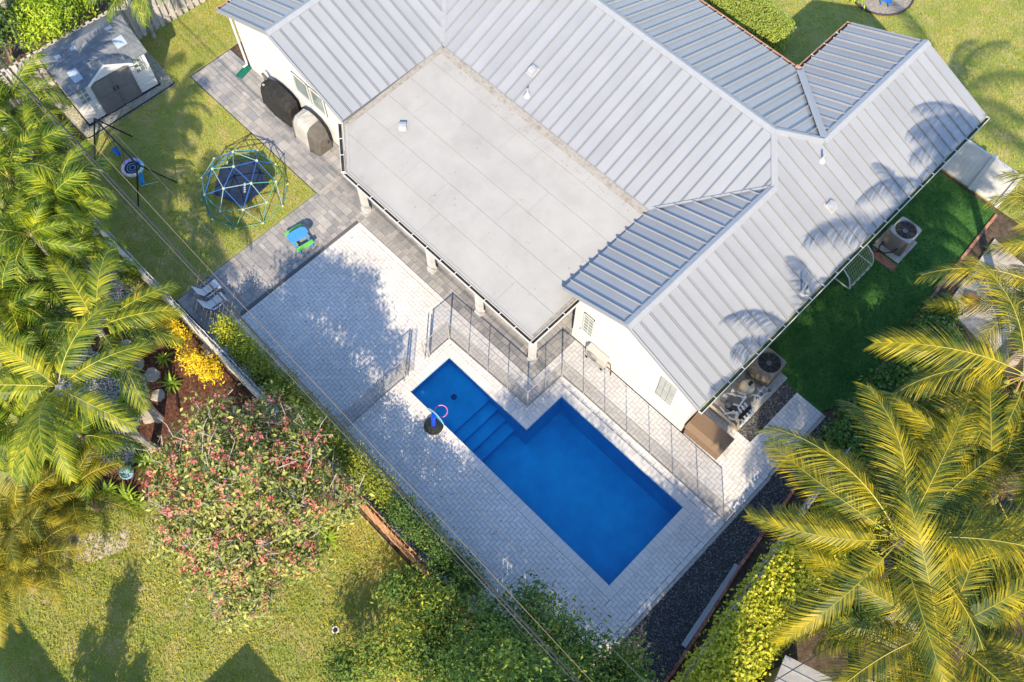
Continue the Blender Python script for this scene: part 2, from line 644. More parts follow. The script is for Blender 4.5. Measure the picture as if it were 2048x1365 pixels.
rp.color_ramp.elements[0].position = .25; rp.color_ramp.elements[0].color = (.255, .264, .278, 1)
rp.color_ramp.elements[1].position = .75; rp.color_ramp.elements[1].color = (.30, .31, .325, 1)
Lk.new(ml.outputs[0], rp.inputs[0]); Lk.new(rp.outputs[0], b.inputs['Base Color'])
b.inputs['Roughness'].default_value = .38
b.inputs['Specular IOR Level'].default_value = .5
CAPM = plain('roof_trim_metal', (.29, .299, .313), rough=.4, spec=.5, var=.06)
WOODFAS = plain('fascia_white', (.6, .595, .58), rough=.6, var=.05)

PT = .417
zR = lambda x, y: 2.8 + PT * (7.2 - x)              # right-hand slope and hip end
zN = lambda x, y: 4.005 - PT * (4.31 - x)           # left slope of the two right wings
zM = lambda x, y: 4.493 - .383 * (12.73 - y)        # main slope towards the patio
zF = lambda x, y: 4.493 - PT * (y - 12.73)          # main slope towards the street
zLR = lambda x, y: 2.95 + PT * (-7.54 - x)          # left wing
zLL = lambda x, y: 4.368 - PT * (-10.94 - x)

SEAM = .409
UNDER = plain('roof_underlay_shade', (.10, .115, .14), rough=.9)  # deck sheet, kept dark so the gaps beside ribs read as rib shadow


def slope(name, poly, zf, along, off=0.0, rib_h=.06, shade_gap=0.0):
    """a roof plane: deck sheet + one part per metal pan with its upstanding rib. along = 'x' or 'y': direction the ribs run"""
    base = MB()
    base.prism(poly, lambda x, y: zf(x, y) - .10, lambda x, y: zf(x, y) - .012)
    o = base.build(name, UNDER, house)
    ax = 0 if along == 'y' else 1          # coordinate that counts the pans
    lo = min(p[ax] for p in poly)
    hi = max(p[ax] for p in poly)
    s0 = lo - off
    k = 0
    while s0 + k * SEAM < hi - .01:
        a, c = s0 + k * SEAM, s0 + (k + 1) * SEAM
        k += 1
        nrm = (1, 0) if ax == 0 else (0, 1)
        ga, gc = (shade_gap, 0.0) if ax == 0 else (0.0, shade_gap)      # dark gap standing in for the rib's shadow line
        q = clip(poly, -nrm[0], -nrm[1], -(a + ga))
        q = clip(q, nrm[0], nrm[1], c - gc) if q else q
        if len(q) < 3:
            continue
        mb = MB()
        top = [(x, y, zf(x, y)) for x, y in q]
        mb.poly(top, uv=[((p[ax] - a), p[1 - ax]) for p in q])
        n = len(q)
        for i in range(n):
            j = (i + 1) % n
            p1, p2 = top[i], top[j]
            mb.poly([(p1[0], p1[1], p1[2] - .012), (p2[0], p2[1], p2[2] - .012), p2, p1])
        # rib on the pan's low-coordinate side
        xs = []
        m_ = len(poly)
        sl_ = max(a, lo) + .004
        for i in range(m_):
            p1, p2 = poly[i], poly[(i + 1) % m_]
            if (p1[ax] - sl_) * (p2[ax] - sl_) < 0:
                t = (sl_ - p1[ax]) / (p2[ax] - p1[ax])
                xs.append(p1[1 - ax] + (p2[1 - ax] - p1[1 - ax]) * t)
        xs.sort()
        if len(xs) >= 2:
            u0, u1 = xs[0], xs[-1]
            e0 = (sl_, u0) if ax == 0 else (u0, sl_)
            e1 = (sl_, u1) if ax == 0 else (u1, sl_)
            za, zb = zf(*e0), zf(*e1)
            # stop the rib a little short of the ridge end
            t = .13
            if abs(u1 - u0) > .4:
                f_ = t / abs(u1 - u0)
                if za > zb:
                    e0 = (e0[0] + (e1[0] - e0[0]) * f_, e0[1] + (e1[1] - e0[1]) * f_)
                else:
                    e1 = (e1[0] + (e0[0] - e1[0]) * f_, e1[1] + (e0[1] - e1[1]) * f_)
            A, Bp = Vector((*e0, zf(*e0))), Vector((*e1, zf(*e1)))
            tt = (Bp - A).normalized()
            sd = Vector((1, 0, 0)) if ax == 0 else Vector((0, 1, 0))
            up = sd.cross(tt)
            if up.z < 0:
                up = -up
            wd = .012
            for (p1, p2) in ((A, Bp),):
                c1 = [p1 - sd * wd / 2, p1 + sd * wd / 2, p1 + sd * wd / 2 + up * rib_h, p1 - sd * wd / 2 + up * rib_h]
                c2 = [p2 - sd * wd / 2, p2 + sd * wd / 2, p2 + sd * wd / 2 + up * rib_h, p2 - sd * wd / 2 + up * rib_h]
                for i in range(4):
                    j = (i + 1) % 4
                    mb.poly([c1[i], c2[i], c2[j], c1[j]])
                mb.poly(c1); mb.poly(c2[::-1])
        mb.build('roof_panel', RM, o)
    return o


GY0, GY1 = 4.85, 19.5
slope('roof_slope', [(7.2, GY0), (7.2, GY1), (4.31, GY1), (4.31, 13.90), (3.14, 12.73), (4.31, 11.456), (4.31, GY0)], zR, 'x', off=0.05, shade_gap=.019)
slope('roof_slope', [(4.31, GY0), (4.31, 11.456), (1.85, 8.777), (1.85, GY0)], zN, 'x', off=.05, rib_h=.078)
slope('roof_slope', [(1.85, 8.74), (1.85, 8.777), (4.31, 11.456), (3.14, 12.73), (-10.94, 12.73), (-10.94, 12.42), (-7.54, 8.74)], zM, 'y', off=.12, shade_gap=.019)
slope('roof_slope', [(3.14, 12.73), (4.31, 13.90), (1.68, 16.53), (-11.5, 16.53), (-11.5, 12.73)], zF, 'y', off=.2, rib_h=.078)
slope('roof_slope', [(4.31, 13.90), (4.31, GY1), (1.68, GY1), (1.68, 16.53)], zN, 'x', off=.33, rib_h=.078)
slope('roof_slope', [(-7.54, 4.25), (-7.54, 8.74), (-10.94, 12.42), (-10.94, 4.25)], zLR, 'x', off=0.0, shade_gap=.019)
slope('roof_slope', [(-10.94, 4.25), (-10.94, 15.0), (-14.15, 15.0), (-14.15, 4.25)], zLL, 'x', off=0.0, rib_h=.078)


def cap(pts, w1=.15, name='ridge_cap', lift=.06, sides=None):
    """folded metal cap along a ridge or hip; sides = two slope functions"""
    mb = MB()
    for i in range(len(pts) - 1):
        a, b_ = Vector(pts[i]), Vector(pts[i + 1])
        t = (b_ - a); t.z = 0; t.normalize()
        n_ = Vector((-t.y, t.x, 0))
        f1, f2 = sides
        rows = []
        for p in (a, b_):
            l = p + n_ * w1
            r = p - n_ * w1
            lz = min(f1(l.x, l.y), f2(l.x, l.y)) if True else 0
            rz = min(f1(r.x, r.y), f2(r.x, r.y))
            rows.append([(l.x, l.y, lz + .002), (l.x, l.y, lz + lift), (p.x, p.y, p.z + lift + .012), (r.x, r.y, rz + lift), (r.x, r.y, rz + .002)])
        for j in range(4):
            mb.poly([rows[0][j], rows[0][j + 1], rows[1][j + 1], rows[1][j]])
        mb.poly(rows[0][::-1]); mb.poly(rows[1])
    return mb.build(name, CAPM, house)


cap([(4.31, GY0 - .01, 4.005), (4.31, 11.5, 4.005)], sides=(zR, zN))
cap([(4.31, 13.86, 4.005), (4.31, GY1 + .01, 4.005)], sides=(zR, zN))
cap([(-10.6, 12.73, 4.493), (3.16, 12.73, 4.493)], sides=(zM, zF))
cap([(3.14, 12.73, 4.493), (4.31, 11.456, 4.005)], w1=.10, sides=(zR, zM), name='hip_cap')
cap([(3.14, 12.73, 4.493), (4.31, 13.90, 4.005)], w1=.12, sides=(zR, zF), name='hip_cap')
cap([(-10.94, 4.24, 4.368), (-10.94, 12.6, 4.368)], sides=(zLR, zLL))


def valley(a, b_, f1, f2, w_=.11, lift=.03):
    a, b_ = Vector(a), Vector(b_)
    t = (b_ - a); t.z = 0; t.normalize()
    n_ = Vector((-t.y, t.x, 0))
    mb = MB()
    r = []
    for p in (a, b_):
        l, q = p + n_ * w_, p - n_ * w_
        r.append([(l.x, l.y, max(f1(l.x, l.y), f2(l.x, l.y)) + lift), (p.x, p.y, p.z + lift), (q.x, q.y, max(f1(q.x, q.y), f2(q.x, q.y)) + lift)])
    mb.poly([r[0][0], r[0][1], r[1][1], r[1][0]])
    mb.poly([r[0][1], r[0][2], r[1][2], r[1][1]])
    return mb.build('valley_flashing', CAPM, house)


valley((1.74, 16.47, zF(0, 16.47)), (4.27, 13.94, 4.0), zF, zN, w_=.12, lift=.088)
valley((1.92, 8.85, zM(0, 8.85)), (4.29, 11.43, 3.995), zM, zN, w_=.05, lift=.045)
valley((-7.60, 8.80, zM(0, 8.80)), (-10.9, 12.38, 4.35), zM, zLR, w_=.09)
# drip edges along the gable verges
for (x0, x1, y, f) in ((7.2, 4.31, GY0, zR), (1.85, 4.31, GY0, zN), (4.31, 7.2, GY1, zR), (4.31, 1.68, GY1, zN), (-7.54, -10.94, 4.25, zLR), (-14.15, -10.94, 4.25, zLL)):
    sg = -1 if y in (GY0, 4.25) else 1
    MB().bar((x0, y + sg * .012, f(x0, 0) - .045), (x1, y + sg * .012, f(x1, 0) - .045), .02, .11).build('verge_trim', CAPM, house)

# walls
def gable_wall(x0, x1, y0, y1, f1, f2, xr):
    mb = MB()
    def top(x):
        return min(f1(x, 0), f2(x, 0)) - .11
    prof = [(x0, -.05), (x1, -.05), (x1, top(x1)), (xr, top(xr)), (x0, top(x0))]
    n = len(prof)
    A = [(x, y0, z) for x, z in prof]
    Bq = [(x, y1, z) for x, z in prof]
    mb.poly(A); mb.poly(Bq[::-1])
    for i in range(n):
        j = (i + 1) % n
        mb.poly([A[j], A[i], Bq[i], Bq[j]])
    return mb.build('wall', STUCCO, house)


gable_wall(2.25, 6.93, 5.10, 19.12, zR, zN, 4.31)
gable_wall(-13.95, -7.86, 4.62, 14.6, zLR, zLL, -10.94)
MB().box((-2.8, 12.5, 1.30), (10.0, 7.0, 2.68)).build('wall', STUCCO, house)
MB().box((4.6, 5.085, .25), (4.7, .03, .5)).build('wall_plinth', STUCCO, house)

# flat patio roof
zFl = lambda x, y: 2.70 + (y - 3.1) * .036
flat_poly = [(-6.08, 3.12), (2.30, 3.12), (2.30, 5.07), (2.235, 5.09), (2.235, 8.735), (-7.53, 8.735), (-7.62, 4.30)]
MB().prism(flat_poly, lambda x, y: zFl(x, y) - .14, zFl).build('flat_roof', FLATEDGE, house)
# membrane strips: lapped sheets with visible seams
strip = 0.98
x = -7.5
k = 0
sh_y = [3.16, 8.55]
y = 3.16
k = 0
while y < 8.5:
    y2 = min(y + strip, 8.56)
    cuts = [-7.5, 2.2]
    rnd_ = random.Random(40 + k)
    cuts = sorted([-7.45] + [rnd_.uniform(-6.5, 1.6) for _ in range(2)] + [2.2])
    for i in range(len(cuts) - 1):
        q = [(cuts[i] + .003, y + .005), (cuts[i + 1] - .003, y + .005), (cuts[i + 1] - .003, y2 - .005), (cuts[i] + .003, y2 - .005)]
        # clip by the chamfered corner
        q = clip(q, -1.18, -1.54, -1.18 * -6.08 - 1.54 * 3.12 - .05) if False else clip(q, -(4.30 - 3.12), -(6.08 * -1 + 7.62), -((4.30 - 3.12) * -6.04 + (7.62 - 6.08) * 3.16))
        if len(q) >= 3:
            lift = .007 + .005 * (k % 2) + .002 * i
            MB().prism(q, lambda x, y: zFl(x, y) + .001, lambda x, y, l=lift: zFl(x, y) + l, bottom=False).build('membrane_sheet', FLAT, house)
    y = y2
    k += 1
MB().prism([(-7.4, 8.5), (1.84, 8.5), (1.84, 8.73), (-7.4, 8.73)], lambda x, y: zFl(x, y) + .016, lambda x, y: zFl(x, y) + .03 + max(0, (y - 8.5)) * .28).build('flashing_strip', FLATEDGE, house)
MB().prism([(-7.53, 4.4), (-7.36, 4.4), (-7.36, 8.7), (-7.53, 8.7)], lambda x, y: zFl(x, y) + .018, lambda x, y: zFl(x, y) + .03 + max(0, (-7.36 - x)) * .2).build('flashing_strip', FLATEDGE, house)
MB().prism([(-7.50, 4.32), (-6.04, 3.14), (-6.0, 3.2), (-7.45, 4.40)], lambda x, y: zFl(x, y) + .004, lambda x, y: zFl(x, y) + .022).build('membrane_edge', FLAT, house)
MB().prism([(-6.05, 3.125), (2.29, 3.125), (2.29, 3.2), (-6.02, 3.2)], lambda x, y: zFl(x, y) + .004, lambda x, y: zFl(x, y) + .024).build('membrane_edge', FLAT, house)
# beam and ceiling below
MB().box((-1.95, 3.5, 2.46), (8.35, .22, .22)).build('patio_beam', WHITE, house)
MB().prism([(-5.9, 3.25), (2.2, 3.25), (2.2, 8.7), (-7.4, 8.7), (-7.4, 4.45)], 2.555, 2.575).build('patio_ceiling', WHITE, house)


def gutter(a, b_, out, z, m_in, m_edge=WHITE, w_=.13, h_=.11, hang=.62):
    """open gutter from a to b (plan points), trough on the 'out' side"""
    a, b_ = Vector((*a, 0)), Vector((*b_, 0))
    o_ = Vector((*out, 0)).normalized()
    t = (b_ - a).normalized()
    L_ = (b_ - a).length
    Z = Vector((0, 0, 1))
    mb = MB()
    for d_, wd in ((.006, .012), (w_ - .009, .018)):
        mb.bar(a + o_ * d_ + Z * (z - h_ / 2), b_ + o_ * d_ + Z * (z - h_ / 2), wd, h_)
    mb.bar(a + o_ * (w_ / 2) + Z * (z - h_ + .004), b_ + o_ * (w_ / 2) + Z * (z - h_ + .004), w_ - .03, .012)
    for e in (a, b_):
        mb.bar(e + o_ * .013 + Z * (z - h_ / 2), e + o_ * (w_ - .019) + Z * (z - h_ / 2), .012, h_ - .01)
    g_ = mb.build('gutter', m_edge, house)
    MB().bar(a + t * .02 + o_ * (w_ / 2) + Z * (z - h_ + .035), b_ - t * .02 + o_ * (w_ / 2) + Z * (z - h_ + .035), w_ - .034, .03).build('gutter_sludge', m_in, g_)
    n = int(L_ / hang)
    for i in range(1, n):
        p = a + t * (L_ * i / n)
        MB().bar(p + o_ * .0 + Z * (z - .006), p + o_ * (w_ - .002) + Z * (z - .006), .028, .014).build('gutter_hanger', WHITE, g_)
    return g_


gutter((-6.06, 3.10), (2.32, 3.10), (0, -1), 2.735, GUTIN)
gutter((2.32, 3.0), (2.32, 5.06), (1, 0), 2.74, GUTIN)
gutter((-6.10, 3.10), (-7.66, 4.28), (-1.18, -1.56), 2.735, GUTIN)
gutter((7.215, GY0 - .02), (7.215, GY1 + .02), (1, 0), 2.80, GUTMOSS)
gutter((-12.0, 16.545), (1.55, 16.545), (0, 1), 2.885, GUTIN, TERRA)
gutter((1.665, 16.75), (1.665, GY1 + .03), (-1, 0), 2.87, GUTIN, TERRA)
gutter((-14.165, 4.23), (-14.165, 14.9), (-1, 0), 2.99, GUTIN, TERRA)
MB().box((1.62, 16.62, 2.86), (.22, .14, .16)).build('gutter_outlet', TERRA, house)

# patio columns
for x in (-6.1, -2.73, -.43, 1.98):
    c_ = MB().box((x, 3.5, 1.18), (.19, .19, 2.36)).build('column', WHITE, house)
    MB().box((x, 3.5, .10), (.25, .25, .2)).build('column_base', WHITE, c_)
    MB().box((x, 3.5, 2.30), (.24, .24, .10)).build('column_capital', WHITE, c_)

GLASS = mat('window_glass', [(.15, .19, .175), (.20, .245, .225), (.26, .30, .28)], scale=1.5, rough=.08, spec=.8)


def window(xc, zc, wd, ht, y, cols, rows, name='window', mm=.03, frame=.05, recess=.05):
    w_ = MB().box((xc, y - .008, zc), (wd, .03, ht)).build(name, GLASS, house)
    fr_ = MB()
    for sx_ in (-1, 1):
        fr_.box((xc + sx_ * (wd / 2 - frame / 2), y - .022, zc), (frame, .05, ht))
    for sz_ in (-1, 1):
        fr_.box((xc, y - .024, zc + sz_ * (ht / 2 - frame / 2)), (wd - .004, .05, frame))
    fr_.build('frame', WHITE, w_)
    for i in range(1, cols):
        MB().box((xc - wd / 2 + wd * i / cols, y - .026, zc), (mm, .02, ht - frame)).build('muntin', WHITE, w_)
    for i in range(1, rows):
        MB().box((xc, y - .028, zc - ht / 2 + ht * i / rows), (wd - frame, .02, mm)).build('muntin', WHITE, w_)
    MB().box((xc, y - .04, zc - ht / 2 - .03), (wd + .1, .10, .05)).build('sill', STUCCO, w_)
    return w_


window(2.84, 1.57, .42, 1.18, 5.095, 2, 6, mm=.013, frame=.03)
BLOCK = mat('glass_block', [(.26, .29, .275), (.33, .355, .34), (.40, .42, .40)], scale=8, rough=.2, spec=.6, rnd=.4)
gb = MB().box((5.99, 5.092, 1.65), (.60, .03, 1.3)).build('window', plain('block_grout', (.30, .29, .275)), house)
for i in range(3):
    for j in range(7):
        MB().box((5.99 + (i - 1) * .195, 5.075, 1.65 + (j - 3) * .184), (.182, .04, .172)).build('glass_block', BLOCK, gb, bevel=.01)
window(-10.35, 1.90, .84, 1.0, 4.615, 1, 1)
window(-9.47, 1.90, .76, 1.0, 4.615, 1, 1)

# roof vents, pipes
VENT = plain('galvanised_vent', (.34, .345, .355), rough=.4, spec=.5)


def hood(px, py, zf, z0, rz):
    """gooseneck vent hood standing on the roof"""
    p = P(px, py, z0)
    for _ in range(4):
        p = P(px, py, zf(p.x, p.y))
    mb = MB()
    wd, ln, ht = .24, .28, .20
    prof = [(-ln / 2, 0), (ln / 2, 0), (ln / 2, .10), (.10, ht * .9), (-.02, ht), (-.12, ht * .92), (-ln / 2, .06)]
    m_ = Matrix.Translation(p) @ Matrix.Rotation(rz, 4, 'Z')
    A = [m_ @ Vector((u, -wd / 2, v - .03)) for u, v in prof]
    Bq = [m_ @ Vector((u, wd / 2, v - .03)) for u, v in prof]
    mb.poly(A); mb.poly(Bq[::-1])
    for i in range(len(prof)):
        j = (i + 1) % len(prof)
        mb.poly([A[j], A[i], Bq[i], Bq[j]])
    o = mb.build('vent_hood', VENT, house, bevel=.03)
    fl = MB()
    q = [m_ @ Vector((u, v, 0)) for u, v in ((-.19, -.17), (.19, -.17), (.19, .17), (-.19, .17))]
    fl.poly([(c.x, c.y, zf(c.x, c.y) + .022) for c in q])
    fl.build('flashing', VENT, o)


hood(1066, 143, zM, 4.0, R(-90))
hood(806, 256, zFl, 2.85, R(-45))
hood(1661, 414, zR, 3.5, R(0))


def pipe(px, py, zf, z0, h_, r=.035, cap_=False):
    p = P(px, py, z0)
    for _ in range(4):
        p = P(px, py, zf(p.x, p.y))
    mb = MB().tube([p - Vector((0, 0, .03)), p + Vector((0, 0, h_))], r, 10)
    o = mb.build('vent_pipe', VENT, house)
    MB().lathe([(.15, -.03), (.11, .02), (r + .02, .10), (r + .004, .12)], c=p, k=14).build('boot', VENT, o)
    return o


pipe(1055, 190, zM, 4.0, .30)
pipe(1644, 320, zR, 3.6, .32)
pipe(1603, 586, zR, 3.2, .62)
pipe(1614, 583, zR, 3.2, .22)
p = P(1600, 588, 3.2)

# downspout at the left corner
MB().tube([(-14.02, 4.52, 2.85), (-14.02, 4.54, 2.6), (-14.02, 4.54, .18), (-14.1, 4.40, .08)], .045, 8).build('downspout', WHITE, house)

# ------------------------------------------------------------------ scatter helpers
def in_poly(pts, x, y):
    inside = np.zeros(len(x), bool)
    n = len(pts)
    for i in range(n):
        x1, y1 = pts[i]
        x2, y2 = pts[(i + 1) % n]
        if y1 == y2:
            continue
        c = ((y1 > y) != (y2 > y)) & (x < (x2 - x1) * (y - y1) / (y2 - y1) + x1)
        inside ^= c
    return inside


def np_mesh(name, verts, faces):
    """verts (n,3), faces (m,k) arrays"""
    me = bpy.data.meshes.new(name)
    k = faces.shape[1]
    me.vertices.add(len(verts))
    me.vertices.foreach_set('co', verts.astype(np.float32).ravel())
    me.loops.add(faces.size)
    me.loops.foreach_set('vertex_index', faces.astype(np.int32).ravel())
    me.polygons.add(len(faces))
    me.polygons.foreach_set('loop_start', np.arange(0, faces.size, k, dtype=np.int32))
    me.update()
    me.validate()
    return me


def pts_in(poly, n):
    a = np.array(poly)
    lo, hi = a.min(0), a.max(0)
    xs, ys = [], []
    tot = 0
    while tot < n:
        x = rng.uniform(lo[0], hi[0], n)
        y = rng.uniform(lo[1], hi[1], n)
        k = in_poly(poly, x, y)
        xs.append(x[k]); ys.append(y[k])
        tot += k.sum()
        if tot == 0:
            break
    return np.concatenate(xs)[:n], np.concatenate(ys)[:n]


def pebbles(name, poly, n, size, m, z=0.0, label=None, parent=None):
    x, y = pts_in(poly, n)
    n = len(x)
    base = np.array([(1, 0, 0), (0, 1, 0), (-1, 0, 0), (0, -1, 0), (0, 0, .7), (0, 0, -.5)])
    s = rng.uniform(size[0], size[1], (n, 1, 1)) * rng.uniform(.7, 1.3, (n, 1, 3)) * .5
    v = base[None] * s + rng.normal(0, .12, (n, 6, 3)) * s
    a = rng.uniform(0, 6.283, n)
    c, s_ = np.cos(a)[:, None], np.sin(a)[:, None]
    vx = v[..., 0] * c - v[..., 1] * s_
    vy = v[..., 0] * s_ + v[..., 1] * c
    v = np.stack([vx + x[:, None], vy + y[:, None], v[..., 2] + z + size[0] * .3], -1)
    f = np.array([(0, 1, 4), (1, 2, 4), (2, 3, 4), (3, 0, 4), (1, 0, 5), (2, 1, 5), (3, 2, 5), (0, 3, 5)])
    F = (np.arange(n)[:, None, None] * 6 + f[None]).reshape(-1, 3)
    o = link(name, np_mesh(name, v.reshape(-1, 3), F), m, parent)
    return tag(o, label=label, cat='gravel' if label else None, kind='stuff')


def tufts(name, poly, n, h, m, z=0.0, label=None, cat='grass', lean=1.0, wid=.016):
    x, y = pts_in(poly, n)
    n = len(x)
    a = rng.uniform(0, 6.283, n)
    H = rng.uniform(h * .5, h * 1.2, n)
    L_ = rng.normal(0, lean, (n, 2)) * H[:, None]
    w_ = rng.uniform(wid * .6, wid * 1.3, n)
    ca, sa = np.cos(a) * w_, np.sin(a) * w_
    v = np.zeros((n, 3, 3))
    v[:, 0] = np.stack([x - ca, y - sa, np.full(n, z)], -1)
    v[:, 1] = np.stack([x + ca, y + sa, np.full(n, z)], -1)
    v[:, 2] = np.stack([x + L_[:, 0], y + L_[:, 1], z + H], -1)
    F = np.arange(n * 3).reshape(-1, 3)
    o = link(name, np_mesh(name, v.reshape(-1, 3), F), m)
    return tag(o, label=label, cat=cat if label else None, kind='stuff')


GRASS = mat('grass_blades', [(.15, .22, .022), (.29, .33, .030), (.48, .43, .05), (.72, .53, .22)], scale=.6, detail=10, rnd=.42, rough=.6, trans=.25, lo=.32, hi=.68)
tufts('grass', [(-19.3, -3.5), (-7.95, -3.5), (-7.95, 2.7), (-15.3, 2.7), (-15.3, 12), (-19.3, 12)], 62000, .035, GRASS, label='mown back lawn round the climbing dome and shed')
tufts('grass', [(-3.2, 17.2), (6.9, 17.2), (6.9, 19.2), (11.5, 19.2), (11.5, 33), (-3.2, 33)], 90000, .05, GRASS, label='sunny front lawn beyond the house roof')
tufts('grass', [(-2.2, -3.8), (8.0, -3.8), (8.0, -13.8), (-6.3, -13.8), (-6.3, -9.6), (-4.6, -9.5), (-3.0, -8.7), (-2.0, -5.6)], 90000, .05, GRASS, label='neighbouring lawn below the pink flowering tree')
TURFB = mat('turf_blades', [(.028, .10, .016), (.05, .145, .026), (.085, .19, .038)], scale=2.2, detail=6, rnd=.5, rough=.6, trans=.15)
tufts('artificial_grass', [(7.0, 8.72), (9.66, 8.72), (10.16, 10.0), (9.76, 14.2), (9.48, 18.98), (7.0, 18.98)], 30000, .03, TURFB, label='dark green artificial grass beside the long gutter', lean=.4)

BGR = mat('black_pebble', [(.025, .026, .028), (.06, .062, .066), (.12, .123, .13), (.30, .29, .28)], scale=20, rnd=.9, rough=.5, spec=.5)
WGR = mat('white_pebble', [(.34, .335, .325), (.46, .45, .435), (.56, .545, .53)], scale=20, rnd=.9, rough=.7)
grav_poly = [(9.9, -3.6), (11.55, -3.6), (11.45, -.4), (10.86, 3.16), (10.3, 8.7), (9.88, 8.7), (9.88, 5.9)]
sheet('gravel_bed', grav_poly, -.03, plain('gravel_base', (.05, .05, .053), rough=.9))
pebbles('gravel', grav_poly, 11000, (.025, .06), BGR, z=-.03, label='black pebble strip between pool deck and brick edging')
gp2 = [(8.2, 6.36), (8.69, 6.36), (8.69, 8.7), (8.2, 8.7)]
sheet('gravel_bed', gp2, -.03, MATS['gravel_base'])
pebbles('gravel', gp2, 2200, (.025, .06), BGR, z=-.03, label='black pebble patch beside the pool pump pad')

# ------------------------------------------------------------------ pool fence
POST = plain('fence_post_metal', (.30, .29, .28), rough=.4, spec=.5)
MESH = bpy.data.materials.new('fence_mesh')
MESH.use_nodes = True
N, Lk = MESH.node_tree.nodes, MESH.node_tree.links
b = N['Principled BSDF']
b.inputs['Base Color'].default_value = (.10, .092, .085, 1)
b.inputs['Roughness'].default_value = .7
tp = N.new('ShaderNodeBsdfTransparent')
mx = N.new('ShaderNodeMixShader')
# woven screen: fine holes of a fixed share
mx.inputs[0].default_value = .33
Lk.new(tp.outputs[0], mx.inputs[1]); Lk.new(b.outputs[0], mx.inputs[2]); Lk.new(mx.outputs[0], N['Material Output'].inputs['Surface'])
pf = thing('pool_fence', 'see-through grey mesh safety fence on slim posts round the pool', 'fence', (3, 3, 0))
FH = 1.25
runs = [[(x, 3.82) for x in (9.75, 8.72, 7.70, 6.76, 5.80, 4.88, 3.95)] + [(3.04, 3.79)],
        [(3.04, 3.79), (3.02, 3.02), (2.99, 2.26)],
        [(2.99, 2.26), (2.13, 2.24), (1.26, 2.21), (.40, 2.18), (-.47, 2.15)],
        [(-.47, 2.15), (-.47, 1.28)],
        [(-.47, .22), (-.49, -.78), (-.48, -1.74), (-.48, -2.7)]]
done = set()
for r_ in runs:
    for i, p in enumerate(r_):
        if p not in done:
            done.add(p)
            big = p in ((3.04, 3.79), (2.99, 2.26), (-.47, 2.15), (-.47, 1.28), (-.47, .22))
            MB().tube([(p[0], p[1], -.02), (p[0], p[1], FH + .02)], .028 if big else .014, 8).build('post', POST if not big else WHITE if False else POST, pf)
        if i:
            a, b_ = r_[i - 1], p
            mp_ = MB()
            mp_.poly([(a[0], a[1], .03), (b_[0], b_[1], .03), (b_[0], b_[1], FH), (a[0], a[1], FH)])
            o = mp_.build('mesh_panel', MESH, pf)
            MB().bar((a[0], a[1], FH), (b_[0], b_[1], FH), .025, .02).build('hem', POST, o)
            MB().bar((a[0], a[1], .04), (b_[0], b_[1], .04), .02, .02).build('hem', POST, o)
# gate posts with the folded gate leaf
for (x, y) in ((-.44, .30), (-.50, .38), (-.43, 1.20), (-.51, 1.12)):
    MB().tube([(x, y, -.02), (x + random.uniform(-.05, .05), y + random.uniform(-.06, .06), FH - .05)], .02, 8).build('gate_post', POST, pf)
gl_ = MB()
zz = [(-.47, .22), (-.62, .42), (-.40, .52), (-.58, .62)]
for i in range(3):
    a, b_ = zz[i], zz[i + 1]
    gl_.poly([(a[0], a[1], .05), (b_[0], b_[1], .05), (b_[0], b_[1], FH - .1), (a[0], a[1], FH - .1)])
gl_.build('gate_leaf', MESH, pf)

# ------------------------------------------------------------------ air conditioners
ACB = plain('condenser_taupe', (.19, .16, .125), rough=.55, var=.1)
ACG = plain('condenser_grey', (.30, .31, .32), rough=.5, var=.08)
DARK = plain('dark_recess', (.012, .012, .013), rough=.8)


def rsq(h, r, k=6):
    out = []
    for (cx, cy, a0) in ((h - r, h - r, 0), (-h + r, h - r, 90), (-h + r, -h + r, 180), (h - r, -h + r, 270)):
        for i in range(k + 1):
            g_ = R(a0 + 90 * i / k)
            out.append((cx + r * math.cos(g_), cy + r * math.sin(g_)))
    return out


